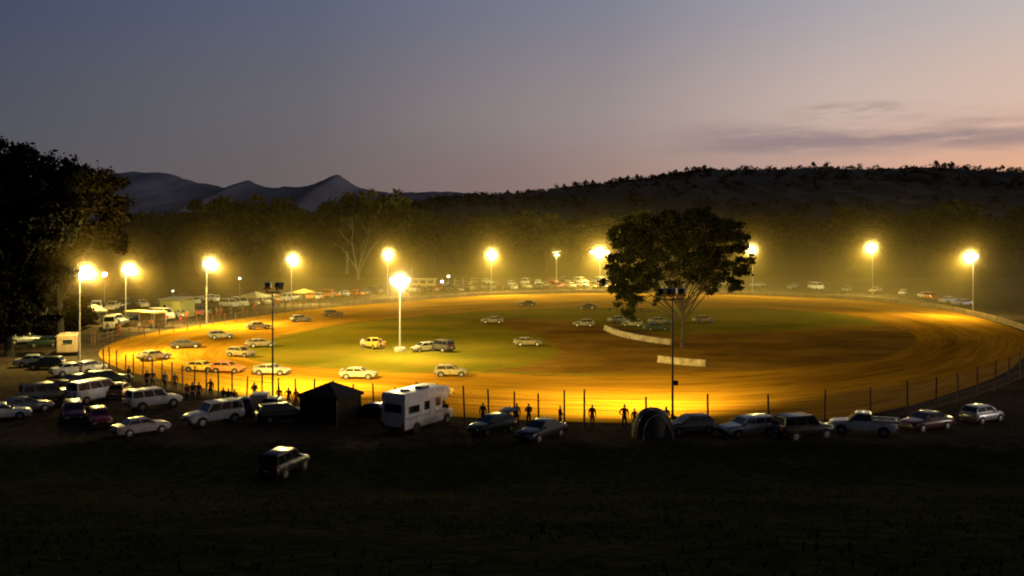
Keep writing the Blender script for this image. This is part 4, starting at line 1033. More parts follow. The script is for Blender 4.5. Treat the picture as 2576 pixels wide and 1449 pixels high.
def dome_tent():
    p = G(1641, 1098); t = thing('dome_tent', 'dark dome tent with a pale arched frame by the near fence', 'tent', p, R(10))
    n, m = 14, 8; V = []; F = []; rx, ry, rz_ = 1.45, 1.3, 2.0
    for j in range(m + 1):
        ph = (j / m) * math.pi / 2
        for i in range(n):
            a = 2 * math.pi * i / n; k = 1 + 0.05 * math.cos(4 * a)
            V.append((rx * k * math.cos(a) * math.cos(ph) ** 0.7, ry * k * math.sin(a) * math.cos(ph) ** 0.7, rz_ * math.sin(ph)))
    F = [(j * n + i, j * n + (i + 1) % n, (j + 1) * n + (i + 1) % n, (j + 1) * n + i) for j in range(m) for i in range(n)]
    link('tent_shell', mesh_of('tent_shell', V, F, 60), t, mat('tent_fabric', (0.03, 0.028, 0.022), 0.7, 0, 0.3, 2))
    # dark sheet for the shaded front opening, and the bent poles
    O = [(0.95 * math.cos(a) * 0.95, -ry * 1.03 * math.cos(0.6 * math.sin(a)) - 0.02 + 0.45 * math.sin(a), 1.55 * math.sin(a)) for a in np.linspace(0, math.pi, 13)]
    link('doorway', mesh_of('doorway', O, [tuple(range(len(O)))]), t, M_OPEN)
    for yy, hh, ww in ((-1.28, 1.62, 1.08), (-0.7, 1.95, 1.4), (0.75, 1.9, 1.35)):
        MB().tube([(ww * math.cos(a), yy + 0.5 * math.sin(a) * (1 if yy < 0 else -1) * 0.6, 0.02 + hh * math.sin(a)) for a in np.linspace(0, math.pi, 15)], 0.035, 6).obj('tent_pole', mat('pale_pole', (0.28, 0.23, 0.18), 0.5), t, 60)
dome_tent()

def shed():
    p = G(446, 795); t = thing('shed', 'pale green shed with one bright wall on the left bank', 'shed', p, R(-28))
    m1 = mat('green_iron', (0.23, 0.24, 0.09), 0.6, 0.1, 0.2, 2); m2 = mat('pale_iron', (0.42, 0.37, 0.17), 0.6, 0.1, 0.2, 2)
    mb = MB()
    for a, b in (((-2.6, -1.6), (2.6, -1.6)), ((2.6, -1.6), (2.6, 1.6)), ((2.6, 1.6), (-2.6, 1.6)), ((-2.6, 1.6), (-2.6, -1.6))):
        A, B = Vector((*a, 0)), Vector((*b, 0)); n = 40
        nr = (B - A).cross(Vector((0, 0, 1))).normalized()
        V = []
        for i in range(n + 1):
            u = A.lerp(B, i / n) + nr * (0.02 if i % 2 else 0)
            V += [(u.x, u.y, -0.1), (u.x, u.y, 2.9)]
        mb.add(V, [(2*i, 2*i+2, 2*i+3, 2*i+1) for i in range(n)])
    mb.obj('wall', m1, t)
    wl = MB().box((1.5, -1.66, 1.5), (2.1, 0.06, 2.5)).obj('roller_door', m2, t)
    MB().box((1.5, -1.72, 0.5), (0.3, 0.05, 0.06)).obj('handle', M_BLACK, wl)
    MB().add([(-2.85, -1.9, 2.88), (2.85, -1.9, 2.88), (2.85, 1.9, 3.35), (-2.85, 1.9, 3.35), (-2.85, -1.9, 2.96), (2.85, -1.9, 2.96), (2.85, 1.9, 3.43), (-2.85, 1.9, 3.43)],
             [(3, 2, 1, 0), (4, 5, 6, 7), (0, 1, 5, 4), (1, 2, 6, 5), (2, 3, 7, 6), (3, 0, 4, 7)]).obj('roof', mat('roof_iron', (0.33, 0.30, 0.2), 0.5, 0.2, 0.2, 2), t)
    w = MB().box((-1.2, -1.65, 1.8), (0.9, 0.06, 0.7)).obj('window', M_CONC, t); MB().box((-1.2, -1.69, 1.8), (0.76, 0.04, 0.56)).obj('pane', M_GLASS, w)
shed()
gable_tent('canopy_tent', 'white peaked canopy left of the unlit near pole', 'canopy', G(643, 775), R(-35), 5.2, 3.6, 2.4, 3.3, mat('white_canvas', (0.62, 0.56, 0.30), 0.7, 0, 0.15, 1))
gable_tent('canopy_tent', 'yellow peaked canopy right of the unlit near pole', 'canopy', G(765, 760), R(-30), 3.6, 3.0, 2.2, 2.9, mat('yellow_canvas', (0.55, 0.36, 0.10), 0.7, 0, 0.15, 1))
def stall():
    p = G(366, 822); t = thing('food_stall', 'open stall with a flat yellow roof on the left bank', 'stall', p, R(-25))
    m = mat('stall_yellow', (0.52, 0.40, 0.14), 0.6, 0, 0.2, 2)
    link('roof', bevel(MB().box((0, 0, 2.35), (6.4, 2.8, 0.28)).mesh('roof'), 0.04), t, m)
    for x in (-3, 0, 3):
        for y in (-1.2, 1.2): MB().tube([(x, y, -0.1), (x, y, 2.3)], 0.06, 8).obj('post', M_STEEL, t)
    link('counter', bevel(MB().box((0, -1.25, 0.55), (5.9, 0.5, 1.1)).mesh('counter'), 0.03), t, mat('stall_counter', (0.33, 0.22, 0.10), 0.7, 0, 0.3, 2))
    MB().box((0, 1.3, 1.2), (6.0, 0.06, 2.2)).obj('back_wall', mat('stall_back', (0.30, 0.20, 0.12), 0.7), t)
stall()
gable_tent('canopy_tent', 'sloped white awning left of the second floodlight pole', 'canopy', G(236, 812), R(-50), 4.0, 2.6, 2.0, 2.9, mat('pale_canvas', (0.58, 0.52, 0.38), 0.7, 0, 0.15, 1))

def commentary_box():
    p = G(1066, 736); t = thing('commentary_box', 'raised commentary box on stilts right of the white mast', 'building', p, R(-6))
    m = mat('box_cladding', (0.30, 0.25, 0.10), 0.7, 0, 0.2, 2)
    for x in (-2.6, 0, 2.6):
        for y in (-1.1, 1.1): MB().tube([(x, y, -0.2), (x, y, 1.6)], 0.08, 8).obj('stilt', M_POST, t)
    MB().box((0, 0, 1.68), (6.0, 2.8, 0.16)).obj('floor_deck', M_POST, t)
    link('wall', bevel(MB().box((0, 0, 2.6), (5.8, 2.6, 1.7)).mesh('wall'), 0.03), t, m)
    for x in (-2.0, 0, 2.0):
        w = MB().box((x, -1.32, 2.8), (1.5, 0.06, 0.8)).obj('window', M_CONC, t); MB().box((x, -1.36, 2.8), (1.36, 0.04, 0.66)).obj('pane', M_GLASS, w)
    MB().box((0, -0.1, 3.52), (6.6, 3.4, 0.14)).obj('roof', mat('pale_roof', (0.48, 0.43, 0.24), 0.6), t)
    MB().tube([(-2.9, -0.9, 3.5), (-2.9, -0.9, 6.2)], 0.05, 6).obj('aerial', M_STEEL, t)
commentary_box()
def scaffold():
    p = G(1165, 732); t = thing('scaffold_stand', 'open scaffold stand between the commentary box and a floodlight pole', 'stand', p, 0)
    for x in (-2.2, 0, 2.2):
        for y in (-0.8, 0.8): MB().tube([(x, y, -0.1), (x, y, 3.6)], 0.05, 6).obj('upright', M_STEEL, t)
    for z in (1.5, 3.55): MB().box((0, 0, z), (4.7, 1.8, 0.10)).obj('platform', M_POST, t)
    for y in (-0.85, 0.85): MB().tube([(-2.2, y, 2.5), (2.2, y, 2.5)], 0.04, 6).obj('rail', M_STEEL, t)
scaffold()
# caravan behind the leftmost pole
def caravan():
    p = G(172, 893); t = thing('caravan', 'tall pale caravan with an open awning left of the leftmost floodlight pole', 'caravan', p, R(20))
    m = mat('caravan_skin', (0.34, 0.24, 0.15), 0.5, 0, 0.2, 2)
    link('body', bevel(MB().box((0, 0, 1.5), (2.2, 3.6, 2.1)).mesh('body'), 0.12, 3), t, m)
    w = MB().box((0.1, -1.81, 1.75), (1.2, 0.05, 0.6)).obj('window', M_CONC, t); MB().box((0.1, -1.84, 1.75), (1.06, 0.03, 0.48)).obj('pane', M_GLASS, w)
    MB().box((-1.11, 0.2, 1.45), (0.04, 0.7, 1.7)).obj('door', mat('caravan_door', (0.45, 0.36, 0.26), 0.5), t)
    for s in (-1, 1):
        o = MB().ring_y((0, 0, 0), [(.18, -.09), (.31, -.08), (.31, .08), (.18, .09)], 18).obj('wheel', M_TYRE, t, 35); o.location = (s * 1.04, -0.2, 0.31); o.rotation_euler = (0, 0, R(90))
    MB().tube([(0, 1.8, 0.5), (0, 2.9, 0.5)], 0.05, 8).obj('drawbar', M_DARKSTEEL, t)
    MB().box((0, 0, 2.62), (0.6, 0.6, 0.12)).obj('roof_vent', M_CONC, t)
caravan()

# concrete pit walls
def pit_wall(pts, h, th, label, post=None):
    P = [Vector((*flat(*p), 0.02)) for p in pts]
    S = spline([p.xy for p in P], 6, False)
    V = []; F = []
    for i, c in enumerate(S):
        d = S[min(i + 1, len(S) - 1)] - S[max(i - 1, 0)]; d = d / np.linalg.norm(d); nr = np.array([-d[1], d[0]])
        for off, z in ((-th, 0), (-th * .45, h * .4), (-th * .4, h), (th * .4, h), (th * .45, h * .4), (th, 0)):
            q = c + nr * off; V.append((q[0], q[1], z))
    k = 6
    for i in range(len(S) - 1):
        for j in range(k - 1): F.append((i * k + j, i * k + j + 1, (i + 1) * k + j + 1, (i + 1) * k + j))
    F.append(tuple(range(k))); F.append(tuple((len(S) - 1) * k + j for j in range(k - 1, -1, -1)))
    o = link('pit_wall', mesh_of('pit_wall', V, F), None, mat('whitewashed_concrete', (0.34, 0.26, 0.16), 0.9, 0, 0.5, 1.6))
    return tag(o, label, 'wall', 'white walls between the dirt and the pits')
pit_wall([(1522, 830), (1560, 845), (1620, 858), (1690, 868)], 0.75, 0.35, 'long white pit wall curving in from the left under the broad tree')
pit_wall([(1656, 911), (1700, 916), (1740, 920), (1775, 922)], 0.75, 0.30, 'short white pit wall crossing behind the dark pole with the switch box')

# concrete base of the infield mast
c = G(1012, 886); o = MB().ring_y((0, 0, 0), [(0.7, -0.25), (0.75, 0.0), (0.7, 0.25)], 16).obj('mast_base', M_CONC, None); o.rotation_euler = (R(90), 0, 0)
o.location = (LAMPS[11].location.x, LAMPS[11].location.y, 0.27); tag(o, 'round concrete block at the foot of the white infield mast', 'concrete block')

# ------------------------------------------------------------------ fences
def fence(line, label, spacing, h, name='wire_fence', posts_m=M_POST, wires=(0.25, 0.8, 1.4, 2.0), r=0.055, jitter=0.08, seed=1, mesh=None):
    rs = np.random.RandomState(seed)
    s = np.concatenate([[0], np.cumsum(np.linalg.norm(np.diff(line, axis=0), axis=1))])
    n = int(s[-1] / spacing); t = thing(name, label, 'fence', ground(*line[0]), 0, 'wire fences around the track')
    o0 = Vector(t.location); pts = []
    for i in range(n + 1):
        x, y = np.interp(i * spacing, s, line[:, 0]), np.interp(i * spacing, s, line[:, 1]); pts.append(ground(x, y) - o0)
    for p in pts:
        hh = h + rs.normal() * jitter; lx, ly = rs.normal(2) * 0.0 if False else rs.normal(size=2) * 0.05
        MB().tube([p + Vector((0, 0, -0.2)), p + Vector((lx, ly, hh))], [r * 1.1, r * 0.9], 7).obj('post', posts_m, t, 40)
    if mesh:
        mb = MB()
        for p, q in zip(pts[:-1], pts[1:]):
            d = (q - p); ln = d.length; u = d / ln; hh = h - 0.2; st = 0.28; w_ = Vector((0, 0, 0.007))
            x0 = -hh
            while x0 < ln:
                a0, a1 = max(x0, 0), min(x0 + hh, ln)
                if a1 - a0 > 0.05:
                    for (za, zb) in ((a0 - x0, a1 - x0), (hh - (a0 - x0), hh - (a1 - x0))):
                        a = p + u * a0 + Vector((0, 0, za + 0.06)); b_ = p + u * a1 + Vector((0, 0, zb + 0.06))
                        mb.add([a - w_, a + w_, b_ + w_, b_ - w_], [(0, 1, 2, 3)])
                x0 += st
        mb.obj('wire_mesh', M_WIRE, t)
    for z in wires:
        MB().tube([p + Vector((0, 0, z)) for p in pts], 0.011, 4, False).obj('wire', M_WIRE, t)
    return t
off = CEN + (po - CEN) * (1 + 2.2 / np.linalg.norm(po - CEN, axis=1))[:, None]
ang = np.degrees(np.arctan2(off[:, 1] - CEN[1], off[:, 0] - CEN[0]))
nearside = off[(ang > -158) & (ang < -10)]
leftside = off[ang >= 160][::-1] if False else off[(ang <= -158)]
fence(nearside[: int(len(nearside) * 0.40)], 'wire fence of close brown posts along the near left bend', 1.9, 2.6, seed=2, mesh=0.16, r=0.07, jitter=0.18)
fence(nearside[int(len(nearside) * 0.40):], 'wire fence of widely spaced posts behind the motorhome and tents', 4.5, 2.7, seed=3, r=0.08, mesh=0.22, jitter=0.12)
la = off[(ang > 125)][::-1]
fence(np.vstack([la, leftside[:1]]) if len(la) else leftside, 'wire fence along the outside of the far left bend', 3.4, 1.8, seed=4, wires=(0.4, 0.9, 1.5))
# low concrete wall along the far straight
farl = CEN + (po - CEN) * (1 + 1.0 / np.linalg.norm(po - CEN, axis=1))[:, None]
farl = farl[(ang > 8) & (ang < 125)]
V = []; F = []
for i, c in enumerate(farl):
    rad = (c - CEN) / np.linalg.norm(c - CEN)
    for o_, z in ((-.18, -0.05), (-.12, .85), (.12, .85), (.18, -0.05)):
        q = c + rad * o_; V.append((q[0], q[1], z + float(height(q[0], q[1]))))
for i in range(len(farl) - 1):
    for j in range(3): F.append((i * 4 + j, i * 4 + j + 1, (i + 1) * 4 + j + 1, (i + 1) * 4 + j))
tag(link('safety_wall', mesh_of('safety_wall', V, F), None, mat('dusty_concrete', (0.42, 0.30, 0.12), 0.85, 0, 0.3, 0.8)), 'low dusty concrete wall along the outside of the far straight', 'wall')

# ------------------------------------------------------------------ people
def skin_mesh(name, joints, bones, sub=1, root=0):
    me = bpy.data.meshes.new(name); me.from_pydata([j[0] for j in joints], bones, []); me.update()
    o = bpy.data.objects.new(name, me); COL.objects.link(o)
    o.modifiers.new('skin', 'SKIN'); s = o.modifiers.new('sub', 'SUBSURF'); s.levels = sub; s.render_levels = sub
    for i, j in enumerate(joints):
        v = me.skin_vertices[0].data[i]; r = j[1]; v.radius = (r, r) if not hasattr(r, '__len__') else r; v.use_root = (i == root)
    dg = bpy.context.evaluated_depsgraph_get()
    out = bpy.data.meshes.new_from_object(o.evaluated_get(dg)); out.name = name
    bpy.data.objects.remove(o); bpy.data.meshes.remove(me)
    out.polygons.foreach_set('use_smooth', [True] * len(out.polygons))
    return out

def figure(pose):
    """(body, shirt, trousers, hair, shoe meshes) standing, facing -Y"""
    arms = {'down': [((0.20, 0, 1.42), (0.25, 0.02, 1.14), (0.26, -0.05, 0.88)), ((-0.20, 0, 1.42), (-0.25, 0.02, 1.14), (-0.26, -0.05, 0.88))],
            'hips': [((0.20, 0, 1.42), (0.36, 0.06, 1.18), (0.22, -0.06, 1.02)), ((-0.20, 0, 1.42), (-0.25, 0.02, 1.14), (-0.26, -0.05, 0.88))],
            'fold': [((0.20, 0, 1.42), (0.25, -0.02, 1.15), (0.08, -0.22, 1.16)), ((-0.20, 0, 1.42), (-0.25, -0.02, 1.15), (-0.08, -0.24, 1.12))]}[pose]
    J = [((0, 0, 0.95), (0.15, 0.11)), ((0, 0, 1.12), (0.14, 0.10)), ((0, 0, 1.32), (0.165, 0.11)), ((0, 0, 1.45), (0.10, 0.08)), ((0, -0.005, 1.53), 0.055), ((0, -0.02, 1.62), (0.075, 0.088)), ((0, -0.01, 1.71), (0.07, 0.082))]
    B = [(0, 1), (1, 2), (2, 3), (3, 4), (4, 5), (5, 6)]
    # nose and ears
    def add(p, r, par):
        J.append((p, r)); B.append((par, len(J) - 1)); return len(J) - 1
    add((0, -0.125, 1.62), 0.014, 5)
    add((0.088, 0.0, 1.63), 0.014, 5); add((-0.088, 0.0, 1.63), 0.014, 5)
    shoulders = []
    for arm in arms:
        s = add(arm[0], 0.058, 3); e = add(arm[1], 0.043, s); w = add(arm[2], 0.030, e)
        d = (Vector(arm[2]) - Vector(arm[1])).normalized(); side = d.cross(Vector((0, 1, 0))).normalized()
        palm = add(tuple(Vector(arm[2]) + d * 0.075), (0.038, 0.018), w); shoulders.append((s, e, w))
        fw = side.cross(d).normalized()
        for k, ln in enumerate((0.075, 0.085, 0.08, 0.062)):
            b = Vector(arm[2]) + d * 0.085 + fw * (k - 1.5) * 0.019
            a1 = add(tuple(b + d * ln * 0.5), 0.0085, palm); add(tuple(b + d * ln + side * 0.015), 0.007, a1)
        th = add(tuple(Vector(arm[2]) + d * 0.05 + fw * -0.045), 0.009, w); add(tuple(Vector(arm[2]) + d * 0.09 + fw * -0.052), 0.008, th)
    for s in (-1, 1):
        hp = add((s * 0.095, 0, 0.88), 0.088, 0); kn = add((s * 0.11, -0.02, 0.49), 0.058, hp); an = add((s * 0.12, 0.02, 0.09), 0.038, kn)
        add((s * 0.13, -0.12, 0.035), (0.04, 0.028), an)
    body = skin_mesh('body', J, B)
    # clothing shells follow the same joints, a little wider
    g = 0.016
    SJ = [((0, 0, 0.92), (0.165, 0.125)), ((0, 0, 1.12), (0.155, 0.115)), ((0, 0, 1.32), (0.18, 0.125)), ((0, 0, 1.455), (0.11, 0.09))]; SB = [(0, 1), (1, 2), (2, 3)]
    for arm in arms:
        SJ.append((arm[0], 0.074)); a = len(SJ) - 1; SB.append((3, a)); SJ.append((arm[1], 0.060)); SB.append((a, a + 1)); SJ.append((tuple(Vector(arm[1]).lerp(Vector(arm[2]), 0.9)), 0.045)); SB.append((a + 1, a + 2))
    shirt = skin_mesh('jacket', SJ, SB)
    TJ = [((0, 0, 0.99), (0.155, 0.115)), ((0, 0, 0.92), (0.16, 0.12))]; TB = [(0, 1)]
    for s in (-1, 1):
        TJ += [((s * 0.098, 0, 0.82), 0.102), ((s * 0.11, -0.02, 0.49), 0.074), ((s * 0.12, 0.018, 0.12), 0.060)]; k = len(TJ) - 3
        TB += [(1, k), (k, k + 1), (k + 1, k + 2)]
    trousers = skin_mesh('trousers', TJ, TB)
    HJ = [((0, 0.03, 1.66), (0.085, 0.075)), ((0, 0.02, 1.735), (0.078, 0.082)), ((0, -0.045, 1.755), (0.055, 0.03))]
    hair = skin_mesh('hair', HJ, [(0, 1), (1, 2)])
    shoes = [skin_mesh('shoe', [((s * 0.12, 0.05, 0.05), (0.05, 0.045)), ((s * 0.125, -0.06, 0.045), (0.055, 0.04)), ((s * 0.13, -0.16, 0.035), (0.045, 0.03))], [(0, 1), (1, 2)]) for s in (-1, 1)]
    return body, shirt, trousers, hair, shoes
FIG = {k: figure(k) for k in ('down', 'hips', 'fold')}
M_SKIN = mat('skin', (0.34, 0.20, 0.13), 0.6, 0, 0.1, 8)
CL = {n: mat('cloth_' + n, c, 0.85, 0, 0.2, 6) for n, c in dict(black=(0.012, 0.011, 0.012), navy=(0.015, 0.018, 0.04), red=(0.34, 0.02, 0.02), white=(0.55, 0.5, 0.45), grey=(0.12, 0.11, 0.1), brown=(0.07, 0.04, 0.025), maroon=(0.12, 0.012, 0.012), tan=(0.32, 0.24, 0.14), orange=(0.55, 0.14, 0.02), green=(0.06, 0.08, 0.03)).items()}
M_HAIR = [mat('dark_hair', (0.02, 0.014, 0.01), 0.6, 0, 0.3, 20), mat('fair_hair', (0.36, 0.27, 0.16), 0.6, 0, 0.3, 20)]
def person(loc, top, legs, label, pose='down', rz=180, h=1.74, fair=False, group='spectators standing by the near fence'):
    t = thing('person', label, 'person', loc, R(rz), group); s = h / 1.78; t.scale = (s, s, s)
    b, sh, tr, ha, shoes = FIG[pose]
    link('body', b, t, M_SKIN); link('jacket', sh, t, CL[top]); link('trousers', tr, t, CL[legs]); link('hair', ha, t, M_HAIR[1 if fair else 0])
    for q in shoes: link('shoe', q, t, CL['black'])
    return t
def P_(x, y, *a, **k): return person(G(x, y), *a, **k)
P_(370, 978, 'black', 'black', 'left one of two people in black standing at the fence behind the white wagon', 'down', 170)
P_(384, 978, 'navy', 'black', 'right one of two people in dark clothes at the fence behind the white wagon', 'hips', 190)
P_(324, 966, 'brown', 'black', 'person in brown by the left fence near the dark green wagon', 'fold', 150)
P_(440, 985, 'brown', 'black', 'fair haired person alone at the fence, left of the group in red', 'down', 185, fair=True)
P_(470, 1016, 'red', 'navy', 'person in a red top behind the white four wheel drive nose', 'fold', 160)
P_(484, 1012, 'black', 'black', 'person in black close behind the one in the red top', 'down', 200)
P_(500, 1012, 'maroon', 'black', 'person in maroon at the right of the group with the red top', 'hips', 180)
P_(562, 1024, 'black', 'navy', 'left one of three people behind the nose-on white four wheel drive', 'down', 175, h=1.6)
P_(575, 1026, 'navy', 'black', 'middle one of three people behind the nose-on white four wheel drive', 'fold', 185, h=1.6)
P_(590, 1026, 'black', 'brown', 'right one of three people behind the nose-on white four wheel drive', 'down', 195, h=1.55)
P_(702, 1026, 'maroon', 'white', 'left one of two people in pale trousers left of the marquee', 'down', 180)
P_(726, 1028, 'maroon', 'tan', 'right one of two people in pale trousers left of the marquee', 'hips', 170)
P_(745, 1030, 'orange', 'brown', 'person in orange right beside the black marquee', 'down', 190)
P_(1048, 1010, 'grey', 'black', 'person at the fence seen over the motorhome roof', 'down', 180, fair=True)
P_(1409, 1080, 'maroon', 'black', 'person in dark red leaning by the black sedan', 'fold', 110)
P_(1571, 1080, 'navy', 'black', 'person in dark clothes standing alone left of the dome tent', 'hips', 170, h=1.85)
P_(1596, 1082, 'tan', 'grey', 'person in tan partly behind the left side of the dome tent', 'down', 190, h=1.6)
P_(1676, 1082, 'maroon', 'black', 'person in maroon standing behind the right side of the dome tent', 'fold', 180)
P_(912, 884, 'white', 'grey', 'official in white standing left of the yellow recovery utility', 'down', 0, group='officials on the infield')
P_(958, 884, 'brown', 'brown', 'official in brown between the yellow utility and the mast', 'hips', 20, group='officials on the infield')
rs = np.random.RandomState(44)
tops = list(CL)
farp = [(300, 845), (350, 836), (380, 830), (455, 815), (490, 806), (508, 804), (530, 800), (690, 774), (735, 771), (765, 768), (835, 757), (890, 750), (905, 749), (960, 746), (1000, 745), (1060, 742), (1125, 739), (1265, 734), (1380, 731), (1510, 730), (545, 796), (556, 792), (580, 790), (603, 787), (612, 786), (640, 782), (656, 780), (700, 775), (716, 772), (790, 763), (812, 760), (860, 754), (930, 748), (1030, 744), (1092, 742), (1150, 739), (1200, 737), (1290, 733), (1340, 732), (1425, 731), (1470, 731), (270, 842), (292, 838), (420, 818), (470, 808)]
for i, (x, y, tp, lg) in enumerate([(415, 982, 'grey', 'black'), (530, 1004, 'brown', 'black'), (640, 1012, 'black', 'grey'), (1215, 1072, 'brown', 'black'), (1300, 1074, 'grey', 'navy'), (1330, 1074, 'black', 'black'), (1490, 1078, 'brown', 'grey')]):
    P_(x, y, tp, lg, ['person in grey between the alone fair haired one and the fence posts', 'person in brown at the fence between two groups', 'person in black at the fence above the box trailer', 'person in brown at the fence behind the raised tailgate', 'person in grey at the fence, left of a pair behind the black sedan', 'person in black at the fence behind the black sedan', 'person in brown and grey at the fence left of the one in dark clothes'][i], ['down', 'hips', 'fold'][i % 3], 180 + 15 * (i % 3 - 1))
for i, (x, y) in enumerate(sorted(farp)):
    tp = tops[rs.randint(len(tops))]
    P_(x, y, tp, tops[rs.randint(3)], f'distant spectator in {tp} on the far bank, {ordinal(i)} from the left', ['down', 'hips', 'fold'][i % 3], rs.randint(-40, 40), h=1.6 + 0.25 * rs.rand(), group='spectators on the far bank')
# shrub at the near fence right of the tent
rs = np.random.RandomState(61)
V, F = leaf_cloud(rs, [(0, 0, 0.5, 0.8, 0.7, 0.55), (0.5, 0.1, 0.4, 0.6, 0.6, 0.45), (-0.45, 0.0, 0.35, 0.5, 0.5, 0.4)], 1500, 0.09)
t = thing('shrub', 'low green shrub between the dome tent and the grey hatchback', 'shrub', G(1706, 1075)); link('foliage', quads_mesh('foliage', V, F), t, leaf_mat('shrub_leaves', (0.02, 0.03, 0.008), (0.09, 0.11, 0.03)))
MB().tube([(0, 0, -0.1), (0.05, 0, 0.3), (0.0, 0.05, 0.6)], [0.04, 0.03, 0.015], 6).obj('stem', M_BARK, t)

# ------------------------------------------------------------------ dust haze over the speedway
def haze(name, lo, hi, dens, g, col):
    m = bpy.data.materials.new(name); m.use_nodes = True; nt = m.node_tree; nt.nodes.clear()
    o = nt.nodes.new('ShaderNodeOutputMaterial'); v = nt.nodes.new('ShaderNodeVolumeScatter')
    v.inputs['Color'].default_value = (*col, 1); v.inputs['Density'].default_value = dens; v.inputs['Anisotropy'].default_value = g
    nt.links.new(v.outputs[0], o.inputs['Volume'])
    c = [(a + b) / 2 for a, b in zip(lo, hi)]; s = [b - a for a, b in zip(lo, hi)]
    ob = MB().box(c, s).obj(name, m)
    return tag(ob, 'thin dust haze hanging over the lit speedway', None, kind='stuff')
hz = haze('dust_haze', (-170, 122, -0.3), (170, 306, 34), 0.001, 0.3, (1.0, 0.76, 0.26))
nt = hz.active_material.node_tree; N = nt.nodes; L = nt.links
vs = [n for n in N if n.type == 'VOLUME_SCATTER'][0]
tc = N.new('ShaderNodeTexCoord'); sp = N.new('ShaderNodeSeparateXYZ'); L.new(tc.outputs['Object'], sp.inputs[0])
nz = N.new('ShaderNodeTexNoise'); nz.inputs['Scale'].default_value = 0.022; nz.inputs['Detail'].default_value = 2; L.new(tc.outputs['Object'], nz.inputs['Vector'])
zw = N.new('ShaderNodeMath'); zw.operation = 'MULTIPLY_ADD'; zw.inputs[1].default_value = -14.0; L.new(nz.outputs['Fac'], zw.inputs[0]); L.new(sp.outputs['Z'], zw.inputs[2])
fz = N.new('ShaderNodeValToRGB'); fz.color_ramp.interpolation = 'B_SPLINE'; e = fz.color_ramp.elements
e[0].position = 0.0; e[0].color = (1, 1, 1, 1); e[1].position = 1.0; e[1].color = (0, 0, 0, 1)
for p_, v_ in ((0.25, 0.62), (0.5, 0.26), (0.75, 0.08)):
    x = e.new(p_); x.color = (v_, v_, v_, 1)
mr = N.new('ShaderNodeMapRange'); mr.inputs[1].default_value = -7; mr.inputs[2].default_value = 18; L.new(zw.outputs[0], mr.inputs[0]); L.new(mr.outputs[0], fz.inputs['Fac'])
# softly starting on the near side
fy = N.new('ShaderNodeMapRange'); fy.interpolation_type = 'SMOOTHSTEP'; fy.inputs[1].default_value = 122; fy.inputs[2].default_value = 180; L.new(sp.outputs['Y'], fy.inputs[0])
pr = N.new('ShaderNodeMath'); pr.operation = 'MULTIPLY'; L.new(fz.outputs['Color'], pr.inputs[0]); L.new(fy.outputs[0], pr.inputs[1])
p2 = N.new('ShaderNodeMath'); p2.operation = 'MULTIPLY'; p2.inputs[1].default_value = 0.0031; L.new(pr.outputs[0], p2.inputs[0]); L.new(p2.outputs[0], vs.inputs['Density'])
hz.active_material.cycles.volume_step_rate = 0.35

# scatter spheres added round each lit lamp to imitate bloom, thinning outwards
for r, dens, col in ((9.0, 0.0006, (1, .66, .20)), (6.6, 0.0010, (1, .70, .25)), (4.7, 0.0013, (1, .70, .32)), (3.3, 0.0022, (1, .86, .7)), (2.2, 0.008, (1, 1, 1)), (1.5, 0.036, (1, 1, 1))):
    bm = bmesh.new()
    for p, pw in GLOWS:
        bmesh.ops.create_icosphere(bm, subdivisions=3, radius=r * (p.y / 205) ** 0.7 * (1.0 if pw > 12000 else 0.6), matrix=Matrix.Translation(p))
    me = bpy.data.meshes.new('lamp_halo'); bm.to_mesh(me); bm.free()
    m = bpy.data.materials.new('lamp_halo'); m.use_nodes = True; m.node_tree.nodes.clear()
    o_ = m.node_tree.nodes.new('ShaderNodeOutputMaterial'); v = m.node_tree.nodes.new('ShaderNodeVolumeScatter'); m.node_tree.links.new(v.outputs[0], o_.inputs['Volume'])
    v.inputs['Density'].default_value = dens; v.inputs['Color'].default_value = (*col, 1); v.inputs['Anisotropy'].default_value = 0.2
    tag(link('lamp_halo', me, None, m), 'added halo imitating bloom round the lit floodlights', None, 'added halos round the floodlights', kind='stuff')

# ------------------------------------------------------------------ sky, sun
SUN_EL, SUN_AZ = 3.5, 100.0        # azimuth clockwise from the view direction (+Y)
w = bpy.data.worlds.new('World'); SC.world = w; w.use_nodes = True
nt = w.node_tree; N = nt.nodes; L = nt.links
bg = N['Background']; bg.inputs['Strength'].default_value = 1.08
tc = N.new('ShaderNodeTexCoord'); sp = N.new('ShaderNodeSeparateXYZ'); L.new(tc.outputs['Generated'], sp.inputs[0])
def srgb(c): return tuple(((v / 255 + 0.055) / 1.055) ** 2.4 if v > 10 else v / 255 / 12.92 for v in c)
def ramp(stops):
    r = N.new('ShaderNodeValToRGB'); e = r.color_ramp.elements
    e[0].position, e[0].color = stops[0][0], (*srgb(stops[0][1]), 1); e[1].position, e[1].color = stops[-1][0], (*srgb(stops[-1][1]), 1)
    for p, c in stops[1:-1]:
        x = e.new(p); x.color = (*srgb(c), 1)
    return r
def mrange(src, a, b, smooth=True, o0=0.0, o1=1.0):
    m = N.new('ShaderNodeMapRange'); m.interpolation_type = 'SMOOTHSTEP' if smooth else 'LINEAR'
    m.inputs[1].default_value = a; m.inputs[2].default_value = b; m.inputs[3].default_value = o0; m.inputs[4].default_value = o1
    L.new(src, m.inputs[0]); return m.outputs[0]
def mixc(f, a, b, blend='MIX'):
    m = N.new('ShaderNodeMix'); m.data_type = 'RGBA'; m.blend_type = blend
    if isinstance(f, float): m.inputs['Factor'].default_value = f
    else: L.new(f, m.inputs['Factor'])
    for s, k in ((a, 'A'), (b, 'B')):
        if isinstance(s, tuple): m.inputs[k].default_value = s
        else: L.new(s, m.inputs[k])
    return m.outputs['Result']
ux = mrange(sp.outputs['X'], -0.52, 0.52, False)      # 0 = left edge of the photo, 1 = right edge
